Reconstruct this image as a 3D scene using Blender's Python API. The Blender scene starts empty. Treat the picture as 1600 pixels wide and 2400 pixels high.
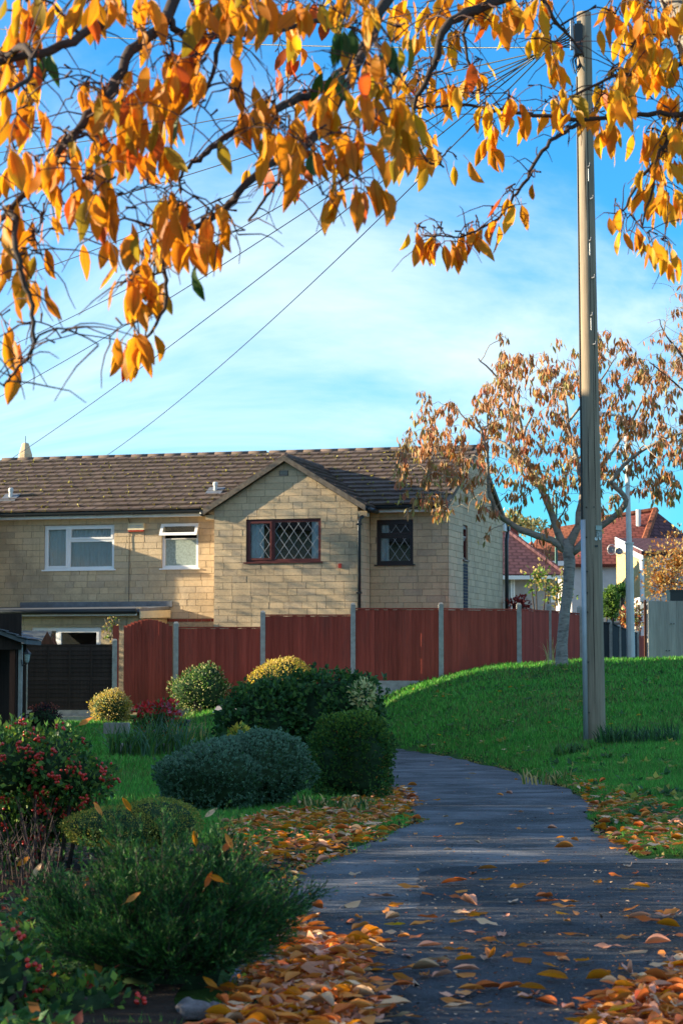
import bpy, bmesh, math, random
import numpy as np
from mathutils import Vector, Matrix

random.seed(7)
rng = np.random.default_rng(11)
sc = bpy.context.scene
COL = sc.collection
R = math.radians

# ------------------------------------------------------------------ camera
EYE = 0.92                      # the photographer crouches on the path
F_PX = 5000.0                   # focal length in pixels of the 1600 x 2400 photograph (75 mm)
PITCH = R(4.118)
cam_d = bpy.data.cameras.new('camera')
cam = bpy.data.objects.new('camera', cam_d)
COL.objects.link(cam)
cam_d.sensor_fit = 'VERTICAL'
cam_d.sensor_height = 36.0
cam_d.sensor_width = 24.0
cam_d.lens = 75.0
cam_d.clip_start = 0.1
cam_d.clip_end = 8000
cam.location = (0, 0, EYE)
cam.rotation_euler = (R(90) + PITCH, 0, 0)
cam_d.dof.use_dof = True
cam_d.dof.focus_distance = 17.0
cam_d.dof.aperture_fstop = 11.0
sc.camera = cam

# ------------------------------------------------------------------ sky and sun
SUN_AZ = 3.0                   # degrees behind the plane of the picture, sun stands on the left
SUN_EL = 14.0
sx, sy = -math.cos(R(SUN_AZ)) * math.cos(R(SUN_EL)), math.sin(R(SUN_AZ)) * math.cos(R(SUN_EL))
sun_vec = Vector((sx, sy, math.sin(R(SUN_EL))))
w = bpy.data.worlds.new('World')
sc.world = w
w.use_nodes = True
nt = w.node_tree
nt.nodes.clear()
def wn(t, **k):
    n = nt.nodes.new(t)
    for a, b in k.items():
        setattr(n, a, b)
    return n
sky = wn('ShaderNodeTexSky', sky_type='NISHITA')
sky.sun_disc = False
sky.sun_elevation = R(SUN_EL)
sky.sun_rotation = math.atan2(sx, sy)
sky.air_density = 1.0
sky.dust_density = 0.25
sky.ozone_density = 3.0
tint = wn('ShaderNodeMix', data_type='RGBA', blend_type='MULTIPLY')
tint.inputs['Factor'].default_value = 1.0
tint.inputs['B'].default_value = (0.25, 0.88, 1.27, 1)
nt.links.new(sky.outputs[0], tint.inputs['A'])
tc = wn('ShaderNodeTexCoord')
sep = wn('ShaderNodeSeparateXYZ')
nt.links.new(tc.outputs['Generated'], sep.inputs[0])
def wmath(op, a, b=None, c=None):
    n = wn('ShaderNodeMath', operation=op)
    for i, q in enumerate((a, b, c)):
        if q is None:
            continue
        if isinstance(q, (int, float)):
            n.inputs[i].default_value = q
        else:
            nt.links.new(q, n.inputs[i])
    return n.outputs[0]
zz = wmath('ADD', wmath('MAXIMUM', sep.outputs[2], 0.0), 0.22)
cmb = wn('ShaderNodeCombineXYZ')
nt.links.new(wmath('DIVIDE', sep.outputs[0], zz), cmb.inputs[0])
nt.links.new(wmath('DIVIDE', sep.outputs[1], zz), cmb.inputs[1])
mp = wn('ShaderNodeMapping')
mp.inputs['Scale'].default_value = (0.9, 0.62, 1)
mp.inputs['Rotation'].default_value = (0, 0, R(14))
mp.inputs['Location'].default_value = (2.95, -3.2, 1.059)
nt.links.new(cmb.outputs[0], mp.inputs['Vector'])
n1 = wn('ShaderNodeTexNoise')
n1.inputs['Scale'].default_value = 1.15
n1.inputs['Detail'].default_value = 10.0
n1.inputs['Roughness'].default_value = 0.6
n1.inputs['Distortion'].default_value = 0.6
nt.links.new(mp.outputs[0], n1.inputs['Vector'])
cr = wn('ShaderNodeValToRGB')
cr.color_ramp.interpolation = 'EASE'
cr.color_ramp.elements[0].position = 0.40
cr.color_ramp.elements[0].color = (0, 0, 0, 1)
cr.color_ramp.elements[1].position = 0.72
cr.color_ramp.elements[1].color = (0.84, 0.84, 0.84, 1)
nt.links.new(n1.outputs['Fac'], cr.inputs[0])
cl = wn('ShaderNodeMix', data_type='RGBA')
cl.inputs['B'].default_value = (4.5, 5.15, 5.45, 1)
above = wn('ShaderNodeMapRange'); above.inputs[1].default_value = -0.02; above.inputs[2].default_value = 0.03
nt.links.new(sep.outputs[2], above.inputs[0])
nt.links.new(wmath('MULTIPLY', cr.outputs[0], above.outputs[0]), cl.inputs['Factor'])
nt.links.new(tint.outputs['Result'], cl.inputs['A'])
bg = wn('ShaderNodeBackground')
bg.inputs['Strength'].default_value = 0.08
nt.links.new(cl.outputs['Result'], bg.inputs['Color'])
wo = wn('ShaderNodeOutputWorld')
nt.links.new(bg.outputs[0], wo.inputs[0])

sl = bpy.data.lights.new('sun', 'SUN')
sl.energy = 5.0
sl.angle = R(0.5)
sl.color = (1.0, 0.84, 0.58)
so = bpy.data.objects.new('sun', sl)
COL.objects.link(so)
so.rotation_euler = sun_vec.to_track_quat('Z', 'Y').to_euler()
so.location = sun_vec * 60

sc.view_settings.view_transform = 'Standard'
sc.view_settings.look = 'None'
sc.view_settings.gamma = 1.0
sc.view_settings.exposure = 1.65
sc.render.engine = 'CYCLES'
sc.cycles.max_bounces = 6
sc.cycles.transparent_max_bounces = 12

# ------------------------------------------------------------------ geometry of the view, used to work out real positions
cP, sP = math.cos(PITCH), math.sin(PITCH)
def ray(px, py):
    u, v = (px - 800) / F_PX, (1200 - py) / F_PX
    return Vector((u, cP - v * sP, sP + v * cP))
def at(px, py, Y):
    d = ray(px, py)
    k = Y / d.y
    return Vector((d.x * k, Y, EYE + d.z * k))
def zat(py, Y):
    return at(800, py, Y).z
def proj(P):
    P = np.asarray(P, dtype=float)
    x, y, z = P[..., 0], P[..., 1], P[..., 2] - EYE
    dep = y * cP + z * sP
    up = -y * sP + z * cP
    return 800 + F_PX * x / dep, 1200 - F_PX * up / dep

# ------------------------------------------------------------------ mesh helpers
def link(o, parent=None):
    COL.objects.link(o)
    if parent is not None:
        o.parent = parent
    return o
def tag(o, label=None, cat=None, group=None, kind=None):
    if label: o['label'] = label
    if cat: o['category'] = cat
    if group: o['group'] = group
    if kind: o['kind'] = kind
    return o
def empty(name, loc, label, cat, group=None, rz=0.0):
    o = bpy.data.objects.new(name, None)
    o.empty_display_size = 0.2
    o.location = loc
    o.rotation_euler = (0, 0, rz)
    link(o)
    return tag(o, label, cat, group)
def place(o, parent, world=True):
    """Child built in world coordinates under an unrotated empty."""
    if parent is not None and world:
        p = parent
        off = Vector((0, 0, 0))
        while p is not None:
            off += p.location
            p = p.parent
        o.location = -off
    return o

class MB:
    def __init__(s):
        s.v, s.f, s.m = [], [], []
    def add(s, vs, fs, mi=0):
        b = len(s.v)
        s.v.extend([tuple(q) for q in vs])
        for f in fs:
            s.f.append(tuple(b + i for i in f)); s.m.append(mi)
        return s
    def box(s, x0, x1, y0, y1, z0, z1, mi=0, W=None):
        c = [(x0,y0,z0),(x1,y0,z0),(x1,y1,z0),(x0,y1,z0),(x0,y0,z1),(x1,y0,z1),(x1,y1,z1),(x0,y1,z1)]
        if W: c = [W(*q) for q in c]
        return s.add(c, [(0,3,2,1),(4,5,6,7),(0,1,5,4),(1,2,6,5),(2,3,7,6),(3,0,4,7)], mi)
    def hexa(s, c, mi=0):
        return s.add(c, [(0,3,2,1),(4,5,6,7),(0,1,5,4),(1,2,6,5),(2,3,7,6),(3,0,4,7)], mi)
    def ext(s, poly, n0, n1, W, mi=0):
        """Extrude polygon of (u,z) from depth n0 to n1, mapped by W(u,z,n)."""
        k = len(poly)
        vs = [W(u, z, n0) for u, z in poly] + [W(u, z, n1) for u, z in poly]
        fs = [tuple(range(k - 1, -1, -1)), tuple(range(k, 2 * k))]
        fs += [(i, (i + 1) % k, k + (i + 1) % k, k + i) for i in range(k)]
        return s.add(vs, fs, mi)
    def rect(s, W, u0, u1, z0, z1, n0, n1, mi=0):
        return s.ext([(u0, z0), (u1, z0), (u1, z1), (u0, z1)], n0, n1, W, mi)
    def tube(s, pts, rad, n=8, mi=0, cap=True):
        pts = [Vector(p) for p in pts]
        if isinstance(rad, (int, float)): rad = [rad] * len(pts)
        b = len(s.v)
        prev = None
        for i, p in enumerate(pts):
            t = (pts[min(i + 1, len(pts) - 1)] - pts[max(i - 1, 0)])
            if t.length < 1e-9: t = Vector((0, 0, 1))
            t.normalize()
            if prev is None:
                a = Vector((1, 0, 0)) if abs(t.x) < 0.8 else Vector((0, 1, 0))
                prev = (a - t * a.dot(t)).normalized()
            else:
                prev = (prev - t * prev.dot(t))
                prev = prev.normalized() if prev.length > 1e-6 else t.orthogonal().normalized()
            q = t.cross(prev)
            for k in range(n):
                a = 2 * math.pi * k / n
                s.v.append(tuple(p + (prev * math.cos(a) + q * math.sin(a)) * rad[i]))
        for i in range(len(pts) - 1):
            for k in range(n):
                s.f.append((b + i*n + k, b + i*n + (k+1) % n, b + (i+1)*n + (k+1) % n, b + (i+1)*n + k)); s.m.append(mi)
        if cap:
            s.f.append(tuple(b + k for k in range(n))[::-1]); s.m.append(mi)
            e = b + (len(pts) - 1) * n
            s.f.append(tuple(e + k for k in range(n))); s.m.append(mi)
        return s
    def lathe(s, prof, c, n=12, mi=0):
        return s.tube([(c[0], c[1], c[2] + z) for r, z in prof], [r for r, z in prof], n, mi)
    def mesh(s, name, mats, smooth=False):
        me = bpy.data.meshes.new(name)
        me.from_pydata(s.v, [], s.f)
        if not isinstance(mats, (list, tuple)): mats = [mats]
        for m in mats: me.materials.append(m)
        if len(mats) > 1: me.polygons.foreach_set('material_index', s.m)
        if smooth: me.polygons.foreach_set('use_smooth', [True] * len(s.f))
        me.update()
        return me
    def build(s, name, mats, parent=None, smooth=False, world=False):
        o = bpy.data.objects.new(name, s.mesh(name, mats, smooth))
        link(o, parent)
        if world: place(o, parent)
        return o

def np_mesh(name, V, Fc, mi, mats, smooth=False):
    """V (n,3); Fc (m,k) faces of one size; mi (m,) material index."""
    me = bpy.data.meshes.new(name)
    m, k = Fc.shape
    me.vertices.add(len(V)); me.vertices.foreach_set('co', np.ascontiguousarray(V, dtype=np.float32).ravel())
    me.loops.add(m * k); me.loops.foreach_set('vertex_index', Fc.astype(np.int32).ravel())
    me.polygons.add(m)
    me.polygons.foreach_set('loop_start', np.arange(0, m * k, k, dtype=np.int32))
    me.polygons.foreach_set('loop_total', np.full(m, k, dtype=np.int32))
    for q in mats: me.materials.append(q)
    if len(mats) > 1: me.polygons.foreach_set('material_index', np.asarray(mi, dtype=np.int32))
    if smooth: me.polygons.foreach_set('use_smooth', np.ones(m, dtype=bool))
    me.update(calc_edges=True)
    return me
def np_obj(name, V, Fc, mi, mats, parent=None, smooth=False):
    o = bpy.data.objects.new(name, np_mesh(name, V, Fc, mi, mats, smooth))
    link(o, parent)
    return place(o, parent)
def unit(a):
    return a / np.maximum(np.linalg.norm(a, axis=-1, keepdims=True), 1e-9)
def scatter(T, Tf, pos, tip, nrm, size, mi, wid=None):
    """Instance a template (length along +y, face normal +z) at many places, joined."""
    y = unit(tip)
    z = nrm - y * np.sum(nrm * y, axis=1, keepdims=True)
    z = unit(z)
    x = np.cross(y, z)
    size = np.asarray(size)[:, None, None]
    wx = np.ones(len(pos)) if wid is None else wid
    V = (T[None, :, 0:1] * x[:, None, :] * wx[:, None, None] + T[None, :, 1:2] * y[:, None, :] + T[None, :, 2:3] * z[:, None, :]) * size + pos[:, None, :]
    k = len(T)
    Fc = (Tf[None] + (np.arange(len(pos)) * k)[:, None, None]).reshape(-1, Tf.shape[1])
    return V.reshape(-1, 3), Fc, np.repeat(mi, len(Tf))
def rdir(n):
    return unit(rng.normal(size=(n, 3)))

T_LO = np.array([(0,0,0),(-.3,.45,.07),(0,1,-.05),(.3,.45,.07)], float)
F_LO = np.array([(0,2,1),(0,3,2)])
T_ND = np.array([(-.07,0,0),(.07,0,0),(0,1,0)], float)
F_ND = np.array([(0,1,2)])
def leaf_template(nseg=6, fold=0.12, curl=0.15, twist=0.0, width=0.27, serr=0.0, stalk=0.22, wave=0.0):
    """Ovate pointed leaf, base at the origin, tip along +y, folded along the midrib; thin stalk behind the base."""
    V, Fc = [], []
    for i in range(nseg + 1):
        t = i / nseg
        hw = width * (math.sin(math.pi * t ** 0.92) ** 0.8) * (1 - 0.30 * max(0.0, t - .55)) if 0 < i < nseg else 0.004
        if serr and 0 < i < nseg: hw *= 1 + serr * (1 if i % 2 else -1)
        z = curl * (t * t) - curl * t * 0.6
        a = twist * t
        for s in (-1, 0, 1):
            x, zz = s * hw, abs(s) * hw * fold * 2.2 + (wave * hw * math.sin(t * 9 + s) if s else 0)
            V.append((x * math.cos(a) - zz * math.sin(a), t, z + x * math.sin(a) + zz * math.cos(a)))
    for i in range(nseg):
        b = i * 3
        Fc += [(b, b + 1, b + 4, b + 3), (b + 1, b + 2, b + 5, b + 4)]
    if stalk:
        b = len(V)
        for y, zz in ((-stalk, stalk * 0.35), (-stalk * .5, stalk * .06), (0.02, 0.0)):
            V += [(-0.011, y, zz), (0.011, y, zz)]
        Fc += [(b, b+1, b+3, b+2), (b+2, b+3, b+5, b+4)]
    return np.array(V, float), np.array(Fc)

# ------------------------------------------------------------------ materials
MATS = {}
class NT:
    def __init__(s, name):
        s.m = bpy.data.materials.new(name); s.m.use_nodes = True
        s.t = s.m.node_tree; s.t.nodes.clear()
        s.out = s.t.nodes.new('ShaderNodeOutputMaterial')
    def n(s, t, **k):
        x = s.t.nodes.new(t)
        for a, b in k.items(): setattr(x, a, b)
        return x
    def l(s, a, b): s.t.links.new(a, b)
    def val(s, sock, v):
        if hasattr(v, 'is_output') or isinstance(v, bpy.types.NodeSocket): s.l(v, sock)
        else: sock.default_value = v
    def coord(s, kind='Object', scale=(1, 1, 1), world=False):
        m = s.n('ShaderNodeMapping'); m.inputs['Scale'].default_value = scale
        if world: s.l(s.n('ShaderNodeNewGeometry').outputs['Position'], m.inputs['Vector'])
        else: s.l(s.n('ShaderNodeTexCoord').outputs[kind], m.inputs['Vector'])
        return m.outputs[0]
    def noise(s, scale, vec=None, detail=4, rough=.55, dist=0):
        x = s.n('ShaderNodeTexNoise')
        x.inputs['Scale'].default_value = scale; x.inputs['Detail'].default_value = detail
        x.inputs['Roughness'].default_value = rough; x.inputs['Distortion'].default_value = dist
        if vec is not None: s.l(vec, x.inputs['Vector'])
        return x.outputs['Fac']
    def ramp(s, fac, stops, interp='LINEAR'):
        r = s.n('ShaderNodeValToRGB'); r.color_ramp.interpolation = interp
        e = r.color_ramp.elements
        while len(e) < len(stops): e.new(0.5)
        for q, (p, c) in zip(e, stops):
            q.position = p; q.color = (*c, 1) if len(c) == 3 else c
        s.l(fac, r.inputs[0])
        return r.outputs[0]
    def mix(s, fac, a, b, mode='MIX'):
        m = s.n('ShaderNodeMix', data_type='RGBA', blend_type=mode)
        for k, v in (('Factor', fac), ('A', a), ('B', b)):
            if isinstance(v, tuple) and len(v) == 3: v = (*v, 1)
            s.val(m.inputs[k], v)
        return m.outputs['Result']
    def math(s, op, a, b=0.0):
        m = s.n('ShaderNodeMath', operation=op)
        s.val(m.inputs[0], a); s.val(m.inputs[1], b)
        return m.outputs[0]
    def bump(s, h, dist=0.01, strength=1.0):
        b = s.n('ShaderNodeBump'); b.inputs['Distance'].default_value = dist; b.inputs['Strength'].default_value = strength
        s.l(h, b.inputs['Height'])
        return b.outputs[0]
    def pbsdf(s, col, rough=.8, spec=.3, bump=None, metal=0.0):
        p = s.n('ShaderNodeBsdfPrincipled')
        if isinstance(col, tuple) and len(col) == 3: col = (*col, 1)
        s.val(p.inputs['Base Color'], col); s.val(p.inputs['Roughness'], rough)
        p.inputs['Specular IOR Level'].default_value = spec; p.inputs['Metallic'].default_value = metal
        if bump is not None: s.l(bump, p.inputs['Normal'])
        return p.outputs[0]
    def done(s, sh):
        s.l(sh, s.out.inputs['Surface']); MATS[s.m.name] = s.m
        return s.m
    def rand(s):
        """A number per object and per loose piece."""
        a = s.n('ShaderNodeObjectInfo').outputs['Random']; b = s.n('ShaderNodeNewGeometry').outputs['Random Per Island']
        return s.math('FRACT', s.math('ADD', s.math('MULTIPLY', a, 7.13), s.math('MULTIPLY', b, 5.77)))

def simple(name, col, rough=.7, spec=.3, var=.25, scale=6, bumpd=0.0, metal=0.0, world=True):
    k = NT(name)
    v = k.coord(world=world)
    n = k.noise(scale, v, 5, .6)
    lo = tuple(c * (1 - var) for c in col); hi = tuple(min(1, c * (1 + var)) for c in col)
    c = k.ramp(n, [(.3, lo), (.7, hi)])
    b = k.bump(k.noise(scale * 6, v, 3), bumpd) if bumpd else None
    return k.done(k.pbsdf(c, rough, spec, b, metal))
def leafmat(name, col, trans=None, tf=.4, var=.3, rough=.55, spots=0.0, spec=.25, veins=False):
    k = NT(name)
    r = k.rand()
    v = k.coord('Object')
    lo = tuple(c * (1 - var) for c in col); hi = tuple(min(1, c * (1 + var)) for c in col)
    c = k.ramp(r, [(0, lo), (1, hi)])
    t = trans or col
    if spots:
        s = k.ramp(k.noise(9, v, 3, .6), [(.62, (0, 0, 0)), (.74, (1, 1, 1))])
        c = k.mix(k.math('MULTIPLY', s, spots), c, tuple(x * .35 for x in col))
    vein = None
    if veins:
        sp = k.n('ShaderNodeSeparateXYZ'); k.l(v, sp.inputs[0])
        ax_ = k.math('ABSOLUTE', sp.outputs[0]); mid_ = k.math('LESS_THAN', ax_, .011)
        side_ = k.math('LESS_THAN', k.math('FRACT', k.math('MULTIPLY', k.math('SUBTRACT', sp.outputs[1], k.math('MULTIPLY', ax_, .9)), 11.0)), .13)
        vein = k.math('MAXIMUM', k.math('MULTIPLY', mid_, .55), k.math('MULTIPLY', side_, .28))
        c = k.mix(vein, c, tuple(x * .45 for x in col))
    d = k.pbsdf(c, rough, spec)
    tr = k.n('ShaderNodeBsdfTranslucent')
    tl = tuple(x * (1 - var) for x in t); th = tuple(min(1, x * (1 + var)) for x in t)
    tcol = k.ramp(r, [(0, tl), (1, th)])
    if vein is not None: tcol = k.mix(vein, tcol, tuple(x * .4 for x in t))
    if spots:
        s2 = k.ramp(k.noise(3.1, v, 4, .6), [(.45, (0, 0, 0)), (.75, (1, 1, 1))])
        tcol = k.mix(k.math('MULTIPLY', s2, spots * .6), tcol, tuple(x * y_ for x, y_ in zip(t, (.75, .5, .5))))
    k.l(tcol, tr.inputs[0])
    m = k.n('ShaderNodeMixShader'); m.inputs[0].default_value = tf
    k.l(d, m.inputs[1]); k.l(tr.outputs[0], m.inputs[2])
    return k.done(m.outputs[0])

def stone(name, base, grey, dark=.5):
    k = NT(name)
    r = k.rand(); v = k.coord(world=True)
    c = k.ramp(r, [(0, tuple(x * .82 for x in base)), (.3, base), (.65, tuple(x * 1.10 for x in base)), (.9, grey), (1, tuple(x * .86 for x in grey))])
    fine = k.noise(22, v, 5, .7)
    c = k.mix(.35, c, k.ramp(fine, [(.25, tuple(x * .6 for x in base)), (.75, tuple(min(1, x * 1.3) for x in base))]))
    dirt = k.ramp(k.noise(.55, v, 5, .62, .4), [(.47, (0, 0, 0)), (.66, (1, 1, 1))])
    c = k.mix(k.math('MULTIPLY', dirt, dark), c, (.135, .12, .10))
    vst = k.coord(world=True, scale=(5, 5, .5))
    st = k.ramp(k.noise(1, vst, 4, .6), [(.55, (0, 0, 0)), (.78, (1, 1, 1))])
    c = k.mix(k.math('MULTIPLY', st, dark * .6), c, (.11, .10, .085))
    return k.done(k.pbsdf(c, .92, .1, k.bump(k.noise(40, v, 4), .006)))
M_STONE = stone('buff_stone', (.57, .43, .27), (.48, .38, .27), .45)
M_STONE2 = stone('pale_stone', (.62, .465, .30), (.54, .42, .29), .25)
M_MORTAR = simple('mortar', (.33, .265, .185), .95, .1, .25, 14)
M_REDBRICK = simple('red_brick', (.21, .055, .04), .9, .1, .3, 10)
M_DARKBRICK = simple('dark_brick', (.045, .047, .06), .85, .2, .3, 10)
def tiles(name, base, moss):
    k = NT(name)
    r = k.rand(); v = k.coord(world=True)
    c = k.ramp(r, [(0, tuple(x * .8 for x in base)), (1, tuple(x * 1.25 for x in base))])
    c = k.mix(k.ramp(k.noise(2.2, v, 5, .65), [(.45, (0, 0, 0)), (.75, (.55, .55, .55))]), c, moss)
    c = k.mix(.25, c, k.ramp(k.noise(35, v, 4), [(.3, tuple(x * .5 for x in base)), (.7, tuple(x * 1.5 for x in base))]))
    return k.done(k.pbsdf(c, .9, .12, k.bump(k.noise(50, v, 3), .004)))
M_TILE = tiles('brown_roof_tile', (.125, .090, .076), (.11, .095, .045))
M_MOSS = leafmat('roof_moss', (.36, .31, .05), tf=.1)
M_VERGE = simple('verge_mortar', (.15, .125, .10), .95, .1, .3, 10)
M_WHITE = simple('white_plastic', (.80, .80, .80), .35, .4, .04, 3)
M_WHITEPAINT = simple('white_paint', (.74, .74, .72), .6, .3, .1, 4)
M_BLACK = simple('black_plastic', (.018, .022, .025), .35, .4, .2, 5)
M_LEAD = simple('lead_sheet', (.13, .14, .16), .55, .4, .25, 7)
M_BROWNFRAME = simple('maroon_frame', (.105, .028, .024), .4, .4, .2, 5)
M_DARKFRAME = simple('dark_brown_frame', (.028, .017, .015), .4, .4, .2, 5)
M_LEADCAME = simple('lead_strip', (.40, .43, .46), .45, .4, .1, 5)
M_CREAM = simple('cream_paint', (.66, .55, .36), .6, .3, .1, 4)
M_CONC = simple('concrete', (.36, .35, .32), .92, .1, .22, 9, .004)
M_INTERIOR = simple('dark_room', (.03, .035, .035), .9, .1, .2, 2)
M_CURTAIN = simple('net_curtain', (.88, .91, .93), .9, .1, .06, 9)
M_FROST = simple('obscured_glass', (.30, .36, .33), .25, .5, .25, 25, .002)
def glass(name, col=(.02, .025, .03), tr=.55):
    k = NT(name)
    g = k.n('ShaderNodeBsdfGlossy'); g.inputs['Roughness'].default_value = .03
    t = k.n('ShaderNodeBsdfTransparent'); t.inputs[0].default_value = (.90, .94, .94, 1)
    lw = k.n('ShaderNodeFresnel'); lw.inputs['IOR'].default_value = 1.55
    f = k.math('ADD', k.math('MULTIPLY', lw.outputs[0], 1.0), .05)
    m = k.n('ShaderNodeMixShader')
    k.l(f, m.inputs[0]); k.l(t.outputs[0], m.inputs[1]); k.l(g.outputs[0], m.inputs[2])
    return k.done(m.outputs[0])
M_GLASS = glass('window_glass')
def fencewood(name, base, wear, amount=.4):
    k = NT(name)
    r = k.rand(); v = k.coord(world=True, scale=(30, 30, 1.6))
    v2 = k.coord(world=True, scale=(5, 5, .9))
    c = k.ramp(r, [(0, tuple(x * .62 for x in base)), (1, tuple(x * 1.28 for x in base))])
    g = k.noise(1, v, 5, .6)
    c = k.mix(.45, c, k.ramp(g, [(.3, tuple(x * .55 for x in base)), (.7, tuple(x * 1.4 for x in base))]))
    c = k.mix(k.math('MULTIPLY', k.ramp(k.noise(1, v2, 5, .7), [(.5, (0, 0, 0)), (.8, (1, 1, 1))]), amount), c, wear)
    return k.done(k.pbsdf(c, .8, .2, k.bump(g, .004)))
M_REDWOOD = fencewood('red_stained_board', (.345, .064, .042), (.17, .055, .042), .7)
M_DARKWOOD = fencewood('dark_creosoted_board', (.040, .028, .024), (.075, .055, .045), .5)
M_BLACKWOOD = fencewood('black_stained_board', (.022, .021, .022), (.04, .035, .03), .4)
M_GREYWOOD = fencewood('weathered_grey_board', (.36, .33, .29), (.24, .21, .18), .5)
M_POLEWOOD = fencewood('weathered_pole_wood', (.34, .265, .185), (.17, .135, .10), .7)
M_SHEDWOOD = fencewood('shed_brown_board', (.13, .055, .035), (.08, .04, .03), .4)
M_GALV = simple('galvanised_steel', (.42, .43, .44), .5, .5, .12, 4, 0, .3)
M_PALEPOST = simple('pale_grey_paint', (.58, .59, .55), .55, .3, .12, 3)
M_FELT = simple('roof_felt', (.12, .135, .145), .9, .1, .2, 8)
def asphalt(name, base, chip):
    k = NT(name)
    v = k.coord(world=True)
    vs = k.coord(world=True, scale=(1.0, .8, 1))
    c = k.ramp(k.noise(1.3, vs, 7, .68, .6), [(.36, tuple(x * .34 for x in base)), (.5, base), (.66, tuple(x * 2.1 for x in base))])
    sp = k.ramp(k.noise(85, v, 2, .5), [(.56, (0, 0, 0)), (.66, (1, 1, 1))])
    c = k.mix(k.math('MULTIPLY', sp, .75), c, chip)
    pit = k.ramp(k.noise(210, v, 2, .5), [(.30, (1, 1, 1)), (.40, (0, 0, 0))])
    c = k.mix(k.math('MULTIPLY', pit, .6), c, tuple(x * .3 for x in base))
    mo = k.ramp(k.noise(2.7, v, 6, .7), [(.52, (0, 0, 0)), (.72, (1, 1, 1))])
    c = k.mix(k.math('MULTIPLY', mo, .4), c, (.026, .033, .016))
    b = k.bump(k.math('ADD', k.noise(110, v, 3), k.math('MULTIPLY', k.noise(9, v, 4), .6)), .016, 1.0)
    ro = k.math('ADD', k.math('MULTIPLY', k.noise(1.4, v, 5), .3), .62)
    return k.done(k.pbsdf(c, ro, .22, b))
M_ASPH = asphalt('worn_asphalt', (.105, .105, .110), (.24, .24, .24))
M_ASPH2 = asphalt('new_dark_asphalt', (.032, .034, .040), (.105, .11, .12))
M_PAVING = simple('concrete_drive', (.33, .30, .29), .9, .15, .2, 5, .004)
def groundmat():
    k = NT('turf_soil')
    v = k.coord(world=True)
    c = k.ramp(k.noise(1.1, v, 6, .6), [(.25, (.020, .058, .010)), (.5, (.032, .088, .014)), (.8, (.060, .115, .022))])
    c = k.mix(k.ramp(k.noise(7, v, 5, .7), [(.5, (0, 0, 0)), (.8, (.5, .5, .5))]), c, (.07, .06, .025))
    # the wider neighbourhood is streets, roofs and bare earth rather than lawn
    ln_ = k.n('ShaderNodeVectorMath', operation='DISTANCE'); k.l(v, ln_.inputs[0]); ln_.inputs[1].default_value = (0, 28, 0)
    far_ = k.n('ShaderNodeMapRange'); far_.inputs[1].default_value = 30; far_.inputs[2].default_value = 48; k.l(ln_.outputs['Value'], far_.inputs[0])
    c = k.mix(far_.outputs[0], c, k.ramp(k.noise(.08, v, 5, .6), [(.35, (.11, .10, .09)), (.65, (.24, .20, .165))]))
    return k.done(k.pbsdf(c, .95, .1, k.bump(k.noise(40, v, 4), .02)))
M_TURF = groundmat()
M_SOIL = simple('dark_soil', (.040, .028, .020), .95, .1, .4, 12, .02)
M_GRASS = [leafmat('grass_blade_mid', (.064, .245, .040), (.09, .38, .03), .35, .4),
           leafmat('grass_blade_fresh', (.115, .340, .055), (.15, .48, .05), .35, .4),
           leafmat('grass_blade_dull', (.15, .20, .05), (.2, .30, .06), .3, .4)]
def bark(name, base, dark, band=1.0):
    k = NT(name)
    v = k.coord(world=True, scale=(7, 7, 34 * band))
    v2 = k.coord(world=True, scale=(3, 3, 3))
    n = k.noise(1, v, 5, .6, .3)
    c = k.ramp(n, [(.28, dark), (.45, base), (.75, tuple(min(1, x * 1.4) for x in base))])
    c = k.mix(k.ramp(k.noise(2, v2, 4, .6), [(.55, (0, 0, 0)), (.7, (.7, .7, .7))]), c, dark)
    return k.done(k.pbsdf(c, .85, .2, k.bump(n, .012)))
M_BARK = bark('silver_cherry_bark', (.25, .225, .195), (.10, .085, .075), 1.0)
M_BARK2 = bark('brown_branch_bark', (.052, .038, .033), (.020, .015, .014), .6)
M_BARK3 = bark('grey_brown_limb_bark', (.26, .22, .18), (.10, .085, .07), .6)
M_TWIG = simple('red_brown_twig', (.055, .026, .022), .7, .3, .4, 30)
M_PALETWIG = simple('pale_weeping_twig', (.34, .26, .18), .7, .3, .3, 20)
LEAF_SPEC = {'orange': ((.58, .19, .014), (.82, .29, .012), .52, .22), 'amber': ((.62, .235, .016), (.88, .36, .014), .52, .2), 'gold': ((.68, .33, .02), (.95, .50, .018), .5, .18),
             'red_orange': ((.48, .095, .016), (.68, .12, .012), .42, .25), 'olive': ((.30, .20, .020), (.46, .32, .02), .42, .2), 'dark_green': ((.035, .085, .018), (.07, .17, .02), .35, .2),
             'pale_brown': ((.76, .47, .27), (.4, .22, .1), .2, .35), 'copper': ((.80, .28, .05), (.6, .2, .04), .25, .3), 'rust': ((.76, .18, .03), (.5, .12, .03), .25, .3), 'dusty_pink': ((.80, .36, .22), (.5, .2, .1), .2, .3)}
LEAF = {k_: leafmat('leaf_' + k_, q[0], q[1], q[2], q[3], .5, .6) for k_, q in LEAF_SPEC.items()}
LEAFV = {k_: leafmat('veined_leaf_' + k_, q[0], q[1], q[2], q[3], .5, .6, veins=True) for k_, q in LEAF_SPEC.items()}
L_ORANGE, L_RED = LEAF['orange'], LEAF['red_orange']
def fol(name, col, tr=None, tf=.3, var=.35):
    return leafmat(name, col, tr or tuple(min(1, c * 1.6) for c in col), tf, var, .5)

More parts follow.
